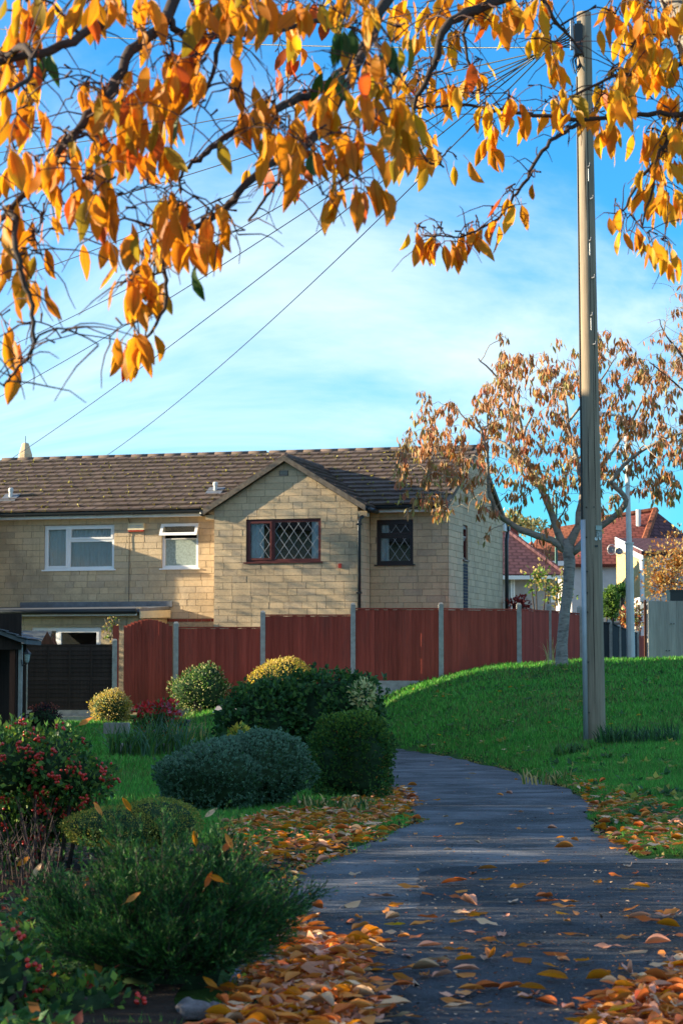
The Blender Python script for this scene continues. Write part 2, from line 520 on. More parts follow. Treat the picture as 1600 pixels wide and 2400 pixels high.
# ================================================================== GROUND
ip = np.interp
def f_zp(Y): return ip(Y, [0, 9, 16, 20, 28, 33, 37, 41, 45, 47, 60, 300], [0, 0, -.15, -.23, -.40, -.44, -.42, -.18, .08, .15, .2, .2])
def f_zg(Y): return ip(Y, [0, 5, 14, 25, 40, 48, 60], [0, 0, -.12, -.22, -.28, -.30, -.3])
def f_xl(Y): return ip(Y, [0, 5.5, 8, 9.6, 11.5, 14.5, 17, 20, 28, 32, 36, 40, 46, 60], [-.3, -.30, -.32, -.25, .09, .50, .46, .42, .55, .3, -.5, -1.6, -2.4, -2.4])
def f_xr(Y): return ip(Y, [0, 10.3, 10.55, 10.8, 12.3, 14.8, 16, 20, 27, 32, 36, 46, 60], [7, 7, 2.2, 1.5, 1.57, 1.72, 1.95, 2.16, 2.10, 1.66, .72, .78, .78])
def f_A(Y): return ip(Y, [0, 10, 16, 20, 29, 36, 43, 46, 60, 200], [.0, .05, .13, .20, .42, .90, 1.06, .92, .75, .6])
def sstep(t):
    t = np.clip(t, 0, 1)
    return t * t * (3 - 2 * t)
def gz(X, Y):
    X = np.asarray(X, float); Y = np.asarray(Y, float)
    zp = f_zp(Y); s = X - f_xr(Y); t = f_xl(Y) - X
    z = zp + np.where(s > 0, f_A(Y) * (1 - np.exp(-np.maximum(s, 0) / ip(Y, [28, 40], [1.2, 1.65]))) + .035 * sstep(s / .12), 0)
    z = z + np.where(t > 0, (f_zg(Y) - zp) * sstep(t / 1.6) + .02 * sstep(t / .12), 0)
    und = .028 * np.sin(X * 2.1 + Y * .7) * np.cos(Y * 1.3 - X) * np.where((s > 0) | (t > 0), np.minimum(1, np.maximum(s, t) * 2), 0)
    return z + und
def g(X, Y): return float(gz(X, Y))
def gp(px, py, lo=3.0, hi=47.0):
    """Where the ray through a picture point meets the ground."""
    d = ray(px, py); Y = np.arange(lo, hi, .04)
    zr = EYE + d.z / d.y * Y; h = zr - gz(d.x / d.y * Y, Y)
    k = np.argmax(h < 0) if (h < 0).any() else len(Y) - 1
    return Vector((d.x / d.y * Y[k], Y[k], float(gz(d.x / d.y * Y[k], Y[k]))))

def axis(dense0, dense1, step, far):
    a = list(np.arange(dense0, dense1 + 1e-6, step))
    v, s = dense1, step
    while v < far: s *= 1.35; v += s; a.append(v)
    v, s, b = dense0, step, []
    while v > -far: s *= 1.35; v -= s; b.append(v)
    return np.array(b[::-1] + a)
ax, ay = axis(-9, 10, .2, 3500), axis(3, 50, .2, 3500)
GX, GY = np.meshgrid(ax, ay)
GZ = gz(GX, np.clip(GY, 0, 200)) - .012
V = np.stack([GX, GY, GZ], -1).reshape(-1, 3)
nx, ny = len(ax), len(ay)
ii = (np.arange(ny - 1)[:, None] * nx + np.arange(nx - 1)[None]).ravel()
gob = np_obj('ground', V, np.stack([ii, ii + 1, ii + nx + 1, ii + nx], 1), None, [M_TURF], smooth=True)
tag(gob, 'rolling green turf of the garden and the verge', 'ground', kind='structure')

def sheet(name, label, cat, fl, fr, y0, y1, step, nxs, lift, mat):
    ys = np.arange(y0, y1 + 1e-6, step)
    P = []
    for Y in ys:
        a, b = fl(Y), fr(Y)
        for k in range(nxs + 1):
            X = a + (b - a) * k / nxs
            P.append((X, Y, float(f_zp(Y)) + lift))
    P = np.array(P); n = nxs + 1
    i0 = (np.arange(len(ys) - 1)[:, None] * n + np.arange(nxs)[None]).ravel()
    o = np_obj(name, P, np.stack([i0, i0 + 1, i0 + n + 1, i0 + n], 1), None, [mat], smooth=True)
    return tag(o, label, cat, kind='structure')
wob = lambda Y, s: .035 * math.sin(Y * 2.3 + s) + .02 * math.sin(Y * 5.9 + s * 2)
path = sheet('path', 'worn grey asphalt footpath curving between hedges and lawn', 'path',
             lambda Y: f_xl(Y) - .05 + wob(Y, 0), lambda Y: min(f_xr(Y), 6.5) + .03 + wob(Y, 2), 2.0, 46.3, .1, 10, .0, M_ASPH)
def dk_l(Y): return ip(Y, [2, 7.9, 8.15, 9.2, 10.0, 10.4], [f_xl(6.) + .02, f_xl(7.9) + .03, .30, .33, .40, .95]) + wob(Y * 2, 5) * .5
patch = sheet('path_repair', 'band of newer darker asphalt laid across the near path', 'path',
              dk_l, lambda Y: min(f_xr(Y), 6.5) - .02, 2.0, 10.35, .06, 10, .004, M_ASPH2)
drive = sheet('driveway', 'pale concrete hardstanding at the foot of the red fence', 'driveway',
              lambda Y: -2.6, lambda Y: f_xr(Y) + .02, 43.2, 46.35, .2, 12, .008, M_PAVING)

# ================================================================== HOUSES
HA = R(15.5)
HO = at(1050, 1300, 49.0); HO.z = 0
hc, hs = math.cos(HA), math.sin(HA)
def to_house(P):
    q = P - HO
    return Vector((q.x * hc - q.y * hs, q.x * hs + q.y * hc, q.z))
EYE_H = to_house(Vector((0, 0, EYE)))
def hf(px, py, y):
    """Point of the house's front plane local y seen at a picture point: (x, z)."""
    d = ray(px, py); dl = Vector((d.x * hc - d.y * hs, d.x * hs + d.y * hc, d.z))
    k = (y - EYE_H.y) / dl.y
    p = EYE_H + dl * k
    return p.x, p.z
def he(px, py, x):
    """Point of the plane local x (a wall facing sideways): (y, z)."""
    d = ray(px, py); dl = Vector((d.x * hc - d.y * hs, d.x * hs + d.y * hc, d.z))
    k = (x - EYE_H.x) / dl.x
    p = EYE_H + dl * k
    return p.y, p.z
DEPTH = 6.4
Z_BASE = -.2
EXT_Y = -1.07
XR = hf(866, 1300, 0)[0]           # where the extension's right return meets the main wall
EX1 = hf(838, 1300, EXT_Y)[0]
EX1 = XR = (EX1 + XR) / 2
EX0 = hf(502, 1300, EXT_Y)[0]
XL = -12.6                         # far left end of the terrace, out of the picture
Z_EAVE = hf(960, 1196, 0)[1] + .06
EAVE_Y = -.34                      # roof edge stands out over the wall
Z_RIDGE = (lambda k: k)(0)
_d = ray(800, 1056)
RY = DEPTH / 2
_xr, Z_RIDGE = hf(800, 1056, RY)
SLOPE = (Z_RIDGE - (Z_EAVE + .06)) / (RY - EAVE_Y)
def roof_z(y): return Z_EAVE + .06 + (min(y, 2 * RY - y) - EAVE_Y) * SLOPE

house_l = empty('terraced_house', HO, 'buff stone terraced house with white windows and a lean-to', 'house', rz=-HA)
house_r = empty('terraced_house', HO, 'buff stone end house with gabled extension and leaded maroon window', 'house', rz=-HA)

def Wf(y0): return lambda u, z, n: (u, y0 - n, z)
def We(x0): return lambda u, z, n: (x0 + n, u, z)
def Wl(x0): return lambda u, z, n: (x0 - n, u, z)

def sub_rect(r, o):
    u0, u1, z0, z1 = r; a0, a1, b0, b1 = o
    if a1 <= u0 or a0 >= u1 or b1 <= z0 or b0 >= z1: return [r]
    out = []
    c0, c1 = max(u0, a0), min(u1, a1)
    if a0 > u0: out.append((u0, a0, z0, z1))
    if a1 < u1: out.append((a1, u1, z0, z1))
    if b0 > z0: out.append((c0, c1, z0, b0))
    if b1 < z1: out.append((c0, c1, b1, z1))
    return out
def clip_half(poly, a, b, c):
    """Keep a*u + b*z <= c."""
    out = []
    for i in range(len(poly)):
        p, q = poly[i], poly[(i + 1) % len(poly)]
        dp, dq = a * p[0] + b * p[1] - c, a * q[0] + b * q[1] - c
        if dp <= 0: out.append(p)
        if (dp < 0 < dq) or (dq < 0 < dp):
            t = dp / (dp - dq); out.append((p[0] + (q[0] - p[0]) * t, p[1] + (q[1] - p[1]) * t))
    return out
COURSE = .1525
def lay_blocks(u0, u1, z0, z1, openings, halves=(), length=.445, joint=.011, seed=1):
    r = random.Random(seed); res = []
    z = z0; row = 0
    while z < z1 - .02:
        zt = min(z + COURSE, z1)
        u = u0 - (length * (.5 if row % 2 else 0)) - r.choice([0, 0, .1])
        while u < u1:
            l = length * r.choice([1, 1, 1, 1, .78, .5])
            a, b = max(u, u0), min(u + l, u1)
            u += l
            if b - a < .04: continue
            rs = [(a + joint / 2, b - joint / 2, z + joint / 2, zt - joint / 2)]
            for o in openings: rs = [q for x in rs for q in sub_rect(x, o)]
            for q in rs:
                if q[1] - q[0] < .025 or q[3] - q[2] < .02: continue
                p = [(q[0], q[2]), (q[1], q[2]), (q[1], q[3]), (q[0], q[3])]
                for h in halves: p = clip_half(p, *h) if p else p
                if len(p) >= 3:
                    us = [x[0] for x in p]; zs = [x[1] for x in p]
                    if max(us) - min(us) > .03 and max(zs) - min(zs) > .02: res.append(p)
        z = zt; row += 1
    return res
def backing(mb, W, u0, u1, z0, z1, openings, thick=.12):
    rs = [(u0, u1, z0, z1)]
    for o in openings: rs = [q for x in rs for q in sub_rect(x, o)]
    for q in rs: mb.rect(W, q[0], q[1], q[2], q[3], -thick, 0)
class Blocks:
    """Every stone is an object of its own; what is past 300 on one house is joined."""
    def __init__(s, wall, mat, limit=300): s.w, s.mat, s.n, s.limit, s.rest, s.r = wall, mat, 0, limit, MB(), random.Random(4)
    def add(s, polys, W, mat=None, name='stone_block', single=True):
        for p in polys:
            pr = .006 + s.r.random() * .006
            if single and s.n < s.limit and mat is None:
                MB().ext(p, -.002, pr, W).build(name, s.mat, s.w); s.n += 1
            else: s.rest.ext(p, -.002, pr, W, 0 if mat is None else 1)
    def finish(s, mats):
        if s.rest.v: tag(s.rest.build('stone_blocks_rest', mats, s.w), kind='stuff')

def window(parent, name, W, u0, u1, z0, z1, mat, lights, sill=.03, back=.10, sillmat=None, sash=.045, fr=.05, curtain=None, label=None, lead=None, room=True, openfirst=None):
    """lights: list of rectangles in 0..1 fractions of the frame; returns the frame part with panes as sub-parts."""
    mb = MB(); n0, n1 = -back, -.035
    mb.rect(W, u0, u0 + fr, z0, z1, n0, n1); mb.rect(W, u1 - fr, u1, z0, z1, n0, n1)
    mb.rect(W, u0 + fr, u1 - fr, z1 - fr, z1, n0, n1); mb.rect(W, u0 + fr, u1 - fr, z0, z0 + fr, n0, n1)
    iu0, iu1, iz0, iz1 = u0 + fr, u1 - fr, z0 + fr, z1 - fr
    us = sorted({round(q, 4) for l in lights for q in l[:2]} - {0, 1}); 
    rects = []
    for (a, b, c, d, op) in lights:
        A, B, C_, D = iu0 + (iu1 - iu0) * a, iu0 + (iu1 - iu0) * b, iz0 + (iz1 - iz0) * c, iz0 + (iz1 - iz0) * d
        m = fr * .45
        if a > 0: mb.rect(W, A - m, A + m, C_, D, n0, n1 - .001); A += m
        if b < 1: B -= m
        if c > 0: mb.rect(W, A, B, C_ - m, C_ + m, n0, n1 - .002); C_ += m
        if d < 1: D -= m
        rects.append((A, B, C_, D, op))
    f = mb.build(name, mat, parent)
    if label: f['label'] = label
    for (A, B, C_, D, op) in rects:
        s = MB(); e = sash if op else .022; q0, q1 = (-.085, -.018) if op else (-.085, -.045)
        s.rect(W, A, A + e, C_, D, q0, q1); s.rect(W, B - e, B, C_, D, q0, q1)
        s.rect(W, A + e, B - e, D - e, D, q0, q1); s.rect(W, A + e, B - e, C_, C_ + e, q0, q1)
        s.build('sash', mat, f)
        MB().rect(W, A + e - .004, B - e + .004, C_ + e - .004, D - e + .004, -.072, -.066).build('pane', M_FROST if curtain == 'frost' else M_GLASS, f)
        if lead:
            l = MB(); a0, a1, b0, b1 = A + e, B - e, C_ + e, D - e
            sw, sh = lead; k0 = int((a0 - a1) / sw) - 30
            for sgn in (1, -1):
                for k in range(-60, 60):
                    base = a0 + k * sw
                    # line u = base + sgn*(z-b0)*sw/sh
                    zs = sorted([b0 + (a0 - base) * sgn * sh / sw, b0 + (a1 - base) * sgn * sh / sw])
                    za, zb = max(b0, zs[0]), min(b1, zs[1])
                    if zb - za < .02: continue
                    ua, ub = base + sgn * (za - b0) * sw / sh, base + sgn * (zb - b0) * sw / sh
                    t = .0046
                    l.ext([(ua - t, za), (ua + t, za), (ub + t, zb), (ub - t, zb)], -.064 + .001 * (sgn > 0), -.060 + .001 * (sgn > 0), W)
            l.build('lead_lattice', M_LEADCAME, f)
    if room:
        r = MB(); t = .02; d = -.75
        r.rect(W, u0, u1, z0, z1, d - .02, d)
        r.rect(W, u0 - t, u0, z0, z1, d, -.105); r.rect(W, u1, u1 + t, z0, z1, d, -.105)
        r.rect(W, u0, u1, z1, z1 + t, d, -.105); r.rect(W, u0, u1, z0 - t, z0, d, -.105)
        r.build('room', M_INTERIOR, f)
    if curtain in ('full', 'sides', 'left'):
        spans = {'full': [(u0, u1)], 'sides': [(u0, u0 + .22 * (u1 - u0)), (u1 - .14 * (u1 - u0), u1)], 'left': [(u0, u0 + .3 * (u1 - u0))]}[curtain]
        for a, b in spans:
            c = MB(); k = max(8, int((b - a) / .018)); vs = []
            for i in range(k + 1):
                u = a + (b - a) * i / k; n = -.118 + .012 * math.sin(i * 1.15) + .008 * math.sin(i * .37)
                vs += [W(u, z0, n), W(u, z1, n)]
            c.add(vs, [(2*i, 2*i+2, 2*i+3, 2*i+1) for i in range(k)])
            c.build('net_curtain', M_CURTAIN, f, smooth=True)
    if sill:
        MB().rect(W, u0 - .05, u1 + .05, z0 - sill, z0 + .002, -.12, .045).build('window_sill', sillmat or mat, f)
    return f
def hrect(x0, y0, x1, y1, y):
    a, b = hf(x0, y0, y), hf(x1, y1, y)
    a2, b2 = hf(x0, y1, y), hf(x1, y0, y)
    return a[0], b[0], (a2[1] + b[1]) / 2, (a[1] + b2[1]) / 2

# ---- openings
W1 = hrect(105, 1231, 268, 1335, 0)
W2 = hrect(380, 1228, 465, 1332, 0)
WX = hrect(577, 1216, 752, 1317, EXT_Y)
WR = hrect(882, 1218, 968, 1323, 0)
ey0, ez0 = he(1084, 1316, 0); ey1, ez1 = he(1101, 1232, 0)
WE = (ey0, ey0 + .52, hf(1050, 1304, 0)[1], hf(1050, 1219, 0)[1])
Z_TOPW = Z_EAVE - .02

# ---- left house walls
wl = MB(); backing(wl, Wf(0), XL, EX0, Z_BASE, Z_TOPW, [W1, W2])
wall_l = wl.build('wall', M_MORTAR, house_l)
BL = Blocks(wall_l, M_STONE)
zb = hf(450, 1450, 0)[1]
BL.add(lay_blocks(XL, EX0 - .004, zb, Z_TOPW - .03, [W1, W2], seed=3), Wf(0))
BL.add(lay_blocks(XL, EX0 - .004, zb - COURSE * .5, zb, [], seed=5, length=.225), Wf(0), mat=1, single=False)
BL.finish([M_STONE, M_REDBRICK])
window(house_l, 'window', Wf(0), *W1, M_WHITE, [(0, .335, 0, 1, True), (.335, 1, .68, 1, True), (.335, 1, 0, .68, False)], curtain='full', label='wide white window with net curtains')
f2 = window(house_l, 'window', Wf(0), *W2, M_WHITE, [(0, 1, .0, .72, False)], curtain='frost', label='small white window with its top light ajar')
# top light pushed open
u0, u1, z0, z1 = W2
zt0, zt1 = z0 + .72 * (z1 - z0) + .02, z1 + .01
def Wo(u, z, n):
    k = (zt1 - z) / (zt1 - zt0); return (u, -(n + .02 + .16 * k), z)
s = MB()
for q in ((u0 - .01, u0 + .06, zt0, zt1), (u1 - .06, u1 + .01, zt0, zt1), (u0 + .06, u1 - .06, zt1 - .07, zt1), (u0 + .06, u1 - .06, zt0, zt0 + .07)):
    s.rect(Wo, *q, -.05, 0)
s.build('sash', M_WHITE, f2)
MB().rect(Wo, u0 + .055, u1 - .055, zt0 + .065, zt1 - .065, -.03, -.024).build('pane', M_GLASS, f2)

# ---- right house walls
wr = MB()
backing(wr, Wf(0), EX0 + .02, 0, Z_BASE, Z_TOPW, [WR])
backing(wr, We(0), 0, DEPTH, Z_BASE, Z_EAVE, [WE])
GZ0 = hf(838, 1186, EXT_Y)[1]                      # springing of the extension gable
GXC = (EX0 + EX1) / 2 + .02
_ap = hf(665, 1080, EXT_Y)[1]
GPK = _ap - .02
GSL = (GPK - GZ0) / ((EX1 - EX0) / 2)
backing(wr, Wf(EXT_Y), EX0, EX1, Z_BASE, GZ0, [WX])
wr.ext([(EX0, GZ0), (EX1, GZ0), (GXC, GPK)], -.12, 0, Wf(EXT_Y))
wr.rect(We(EX1), EXT_Y + .12, -.001, Z_BASE, GZ0, -.12, -.001)
wr.rect(Wl(EX0), EXT_Y + .12, -.001, Z_BASE, GZ0, -.12, -.001)
EAVEG = Z_EAVE - .02
wr.ext([(0, Z_EAVE), (DEPTH, Z_EAVE), (DEPTH / 2, roof_z(RY) - .08)], -.12, 0, We(0))
wall_r = wr.build('wall', M_MORTAR, house_r)
BR = Blocks(wall_r, M_STONE)
gh = [(GSL, 1, GPK + GSL * GXC - .03), (-GSL, 1, GPK - GSL * GXC - .03)]
BR.add(lay_blocks(EX0, EX1, Z_BASE + 1.2, GPK, [WX], gh, seed=8), Wf(EXT_Y))
BR.add(lay_blocks(XR + .016, 0, Z_BASE + 1.2, Z_TOPW - .02, [WR], seed=9), Wf(0))
gs = (roof_z(RY) - .1 - Z_EAVE) / (DEPTH / 2)
eh = [(gs, 1, roof_z(RY) - .1 + gs * DEPTH / 2), (-gs, 1, roof_z(RY) - .1 - gs * DEPTH / 2)]
WEP = (WE[0] - .01, WE[1] + .01, Z_BASE, WE[2] - .02)
ends = lay_blocks(0, DEPTH, Z_BASE + 1.2, roof_z(RY), [WE, WEP], eh, seed=10)
BR2 = Blocks(wall_r, M_STONE2, max(0, 300 - BR.n))
BR2.add(ends, We(0))
BR2.add(lay_blocks(EXT_Y + .015, -.02, Z_BASE + 1.2, GZ0, [], seed=12), We(EX1), single=False)
BR2.add(lay_blocks(EXT_Y + .015, -.02, Z_BASE + .2, GZ0, [], seed=13), Wl(EX0), single=False)
BR2.finish([M_STONE2])
BR.finish([M_STONE])
# dark brick panel beneath the end window
pz = Z_BASE + 1.2
while pz < WE[2] - .09:
    MB().rect(We(0), WE[0], WE[1], pz + .006, pz + .068, -.02, .008).build('dark_brick', M_DARKBRICK, wall_r); pz += .0755
window(house_r, 'window', Wf(EXT_Y), *WX, M_BROWNFRAME, [(0, .345, 0, 1, True), (.345, 1, 0, 1, False)], curtain='sides', lead=(.225, .32), label='wide maroon window with diamond leaded panes')
window(house_r, 'window', Wf(0), *WR, M_DARKFRAME, [(0, 1, .66, 1, True), (0, 1, 0, .66, False)], curtain='left', lead=(.225, .32), label='small dark brown window with diamond leaded panes', fr=.065)
window(house_r, 'window', We(0), *WE, M_BROWNFRAME, [(0, 1, .62, 1, True), (0, 1, 0, .62, False)], curtain='full', label='tall narrow brown window in the end wall')
# small things fixed on the walls
a = hf(655, 1103, EXT_Y); b = hf(676, 1115, EXT_Y)
vt = MB().rect(Wf(EXT_Y), a[0], b[0], b[1], a[1], -.01, .022).build('gable_vent', M_VERGE, house_r)
for k in range(4):
    zc = b[1] + (a[1] - b[1]) * (k + .5) / 4
    MB().rect(Wf(EXT_Y), a[0] + .02, b[0] - .02, zc - .008, zc + .006, .023, .032).build('louvre', M_CONC, vt)
a = hf(797, 1326, EXT_Y)
MB().rect(Wf(EXT_Y), a[0] - .035, a[0] + .035, a[1] - .05, a[1] + .05, .0, .05).build('wall_lamp', simple('red_plastic', (.5, .06, .04), .4), house_r)
# alarm box with a cable, on the left house
ab = empty('alarm_box', HO, 'cream alarm box with a red base on the stone wall', 'alarm box', rz=-HA)
a0, a1, b0, b1 = hrect(303, 1227, 341, 1246, 0)
mb = MB(); mb.ext([(a0, b0 + .035), (a1, b0 + .035), (a1 - .01, b1), (a0 + .01, b1)], .02, .10, Wf(0)); mb.build('cover', M_CREAM, ab)
MB().rect(Wf(0), a0 + .015, a1 - .015, b0, b0 + .034, .02, .09).build('strobe', simple('red_lens', (.45, .05, .03), .3), ab)
def txt(body, size, parent, loc, mat, rx=90):
    cu = bpy.data.curves.new('lettering', 'FONT'); cu.body = body; cu.size = size; cu.align_x = 'CENTER'; cu.align_y = 'CENTER'
    cu.extrude = .001; cu.materials.append(mat)
    o = link(bpy.data.objects.new('lettering', cu), parent); o.location = loc; o.rotation_euler = (R(rx), 0, 0)
    return o
mb = MB()
for k in range(2):
    z = b0 + .075 + k * .045
    mb.rect(Wf(0), a0 + .06, a0 + .15 + .03 * k, z, z + .022, .1005, .102); mb.rect(Wf(0), a0 + .18 + .02 * k, a1 - .06, z + .004, z + .026, .1005, .102)
mb.build('faded_print', simple('faded_blue_print', (.45, .45, .40), .6), ab)
mb = MB(); mb.tube([(a0 + .02, -.03, b0), (a0 + .02, -.03, b0 - 1.7)], .008, 6); mb.tube([(a0 - .05, -.03, b1 + .28), (a0 + .03, -.03, b1)], .008, 6)
mb.build('cable', M_BLACK, ab)

# ---- eaves
def eaves(house, x0, x1):
    MB().box(x0, x1, EAVE_Y + .09, .0 - .016, Z_EAVE - .11, Z_EAVE - .085).build('soffit', M_WHITEPAINT, house)
    MB().box(x0, x1, EAVE_Y + .06, EAVE_Y + .088, Z_EAVE - .115, Z_EAVE + .03).build('fascia', M_WHITEPAINT, house)
    gt = MB(); n = 7; vs = []
    for x in (x0, x1):
        for k in range(n): 
            a = math.pi * k / (n - 1); vs.append((x, EAVE_Y - .005 - .062 * math.cos(a), Z_EAVE + .012 - .062 * math.sin(a)))
    gt.add(vs, [(k, k + 1, n + k + 1, n + k) for k in range(n - 1)])
    gt.add([(q[0], q[1] * 1.0, q[2] - .004) for q in vs], [(k, k + 1, n + k + 1, n + k) for k in range(n - 1)])
    go = gt.build('gutter', M_BLACK, house)
    x = x0 + .4
    while x < x1:
        MB().box(x - .015, x + .015, EAVE_Y - .075, EAVE_Y + .058, Z_EAVE - .058, Z_EAVE - .03).build('gutter_bracket', M_BLACK, go); x += .92
eaves(house_l, XL, EX0 - .12); eaves(house_r, EX1 + .13, -.02)
# downpipe at the extension corner
gx = EX1 + .05
dp = MB(); dp.tube([(gx + .16, EXT_Y + .25, Z_EAVE - .02), (gx + .15, EXT_Y + .24, Z_EAVE - .14), (gx + .02, EXT_Y - .05, Z_EAVE - .30), (gx, EXT_Y - .06, Z_EAVE - .40), (gx, EXT_Y - .06, Z_BASE)], .042, 10)
dp.build('downpipe', M_BLACK, house_r, smooth=True)
for zk in (Z_EAVE - .44, Z_EAVE - 2.0): MB().box(gx - .06, gx + .06, EXT_Y - .11, EXT_Y - .02, zk - .02, zk + .02).build('pipe_clip', M_BLACK, house_r)
# back corner: boxed eave end, gutter stub and downpipe
zbk = Z_EAVE
MB().box(-.05, .06, DEPTH - .02, DEPTH + .42, zbk - .16, zbk + .14).build('eaves_box', M_WHITEPAINT, house_r)
MB().box(-.3, .12, DEPTH + .3, DEPTH + .44, zbk - .12, zbk - .02).build('gutter', M_BLACK, house_r)
dp = MB(); dp.tube([(.06, DEPTH + .38, zbk - .06), (.06, DEPTH + .38, zbk - .2), (.10, DEPTH + .02, zbk - .42), (.10, DEPTH + .02, zbk - .55), (.10, DEPTH + .02, Z_BASE)], .05, 10)
dp.build('downpipe', M_BLACK, house_r, smooth=True)

# ---- roofs
EXO = .16                                    # extension roof overhang
EG_X1, EG_X0 = EX1 + .22, EX0 - .22
ER_Z = GPK + .10
ESL = GSL
def ext_z(x): return ER_Z - abs(x - GXC) * ESL
tile_w, tile_g = .30, .285
def tile_mesh(w, l):
    m = MB(); o = .004
    m.hexa([(-w/2+o, 0, .014), (w/2-o, 0, .014), (w/2-o, l+.05, -.03), (-w/2+o, l+.05, -.03), (-w/2+o, 0, .060), (w/2-o, 0, .060), (w/2-o, l+.05, .004), (-w/2+o, l+.05, .004)])
    m.hexa([(-w/2+o, .0, .0605), (-w/2+o+.03, .0, .0605), (-w/2+o+.03, l, .0085), (-w/2+o, l, .0085), (-w/2+o+.004, .0, .066), (-w/2+o+.024, .0, .066), (-w/2+o+.024, l, .018), (-w/2+o+.004, l, .018)])
    return m
TM = tile_mesh(tile_w, tile_g).mesh('roof_tile', M_TILE)
_tm = tile_mesh(tile_w, tile_g)
class Roof:
    def __init__(s, part, limit=300): s.p, s.n, s.limit, s.rest, s.r = part, 0, limit, MB(), random.Random(9)
    def tile(s, O, ex, es, single=True):
        en = ex.cross(es).normalized(); j = s.r.uniform(-.006, .006); t = s.r.uniform(-.012, .012)
        M = Matrix((ex, es, en)).transposed().to_4x4() @ Matrix.Rotation(t, 4, 'Z'); M.translation = O + en * j
        if single and s.n < s.limit:
            o = bpy.data.objects.new('roof_tile', TM); link(o, s.p); o.matrix_local = M; s.n += 1
        else: s.rest.add([M @ Vector(v) for v in _tm.v], _tm.f)
    def finish(s):
        if s.rest.v: tag(s.rest.build('roof_tiles_rest', M_TILE, s.p), kind='stuff')
ang = math.atan(SLOPE); exv = Vector((1, 0, 0)); esv = Vector((0, math.cos(ang), math.sin(ang)))
slen = (RY - EAVE_Y) / math.cos(ang)
nrow = int(round(slen / tile_g)); gauge = slen / nrow
def slabroof(mb, x0, x1):
    t = .05
    mb.hexa([(x0, EAVE_Y + .02, roof_z(EAVE_Y) - t), (x1, EAVE_Y + .02, roof_z(EAVE_Y) - t), (x1, RY, roof_z(RY) - t), (x0, RY, roof_z(RY) - t), (x0, EAVE_Y + .02, roof_z(EAVE_Y) - .03), (x1, EAVE_Y + .02, roof_z(EAVE_Y) - .03), (x1, RY, roof_z(RY) - .03), (x0, RY, roof_z(RY) - .03)])
    e = DEPTH - EAVE_Y
    mb.hexa([(x0, RY, roof_z(RY) - t), (x1, RY, roof_z(RY) - t), (x1, e, roof_z(e) - t), (x0, e, roof_z(e) - t), (x0, RY, roof_z(RY) + .01), (x1, RY, roof_z(RY) + .01), (x1, e, roof_z(e) + .01), (x0, e, roof_z(e) + .01)])
XS = EX0 + .0                                # party line between the two houses
moss = []
def cover(house, x0, x1, slabx1):
    m = MB(); slabroof(m, x0, slabx1); part = m.build('roof', M_FELT, house); RF = Roof(part)
    cells = []
    for rr in range(nrow):
        off = (tile_w / 2 if rr % 2 else 0)
        for k in range(48):
            x = .09 - tile_w / 2 - k * tile_w + off
            if x < x0 or x >= x1 or x > .02: continue
            y = EAVE_Y - .03 + rr * gauge * math.cos(ang); z = roof_z(EAVE_Y) - .02 + rr * gauge * math.sin(ang)
            if EG_X0 < x < EG_X1 and ext_z(x) > z + .14: continue
            cells.append((x, y, z, rr))
    cells.sort(key=lambda q: -q[0] if house is house_l else q[3])
    for (x, y, z, rr) in cells:
        RF.tile(Vector((x, y, z)), exv, esv)
        for _ in range(random.choice([0, 1, 1, 2])):
            moss.append((house, x + random.uniform(-.14, .14), y + .0, z + .03))
    return part, RF
roof_l, RFL = cover(house_l, XL, XS, XS - .012)
roof_r, RFR = cover(house_r, XS, .09, .06)
# extension roof: slabs, tiles on the right slope
mb = MB(); yb = lambda x: (ext_z(x) - (Z_EAVE + .06)) / SLOPE + EAVE_Y + .02
y0 = EXT_Y - EXO
for xa in (EG_X0, EG_X1):
    mb.hexa([(GXC, y0, ER_Z - .05), (xa, y0, ext_z(xa) - .05), (xa, max(yb(xa), EAVE_Y), ext_z(xa) - .05), (GXC, yb(GXC), ER_Z - .05),
             (GXC, y0, ER_Z), (xa, y0, ext_z(xa)), (xa, max(yb(xa), EAVE_Y), ext_z(xa)), (GXC, yb(GXC), ER_Z)])
er = mb.build('extension_roof', M_FELT, house_r)
a2 = math.atan(ESL)
for sgn, xe in ((1, EG_X1), (-1, EG_X0)):
    es2 = Vector((-sgn * math.cos(a2), 0, math.sin(a2))); ex2 = Vector((0, sgn, 0))
    sl2 = abs(xe - GXC) / math.cos(a2); nr = int(sl2 / tile_g)
    RE = Roof(er, 60 if sgn > 0 else 0)
    for rr in range(nr + 1):
        xx = xe - sgn * rr * sl2 / (nr + 1) * math.cos(a2); zz2 = ext_z(xe) + rr * sl2 / (nr + 1) * math.sin(a2)
        y = y0 + .15
        while y < max(yb(xx), EAVE_Y) + .1:
            RE.tile(Vector((xx, y, zz2 + .012)), ex2, es2); y += tile_w
    RE.finish()
RFL.finish(); RFR.finish()
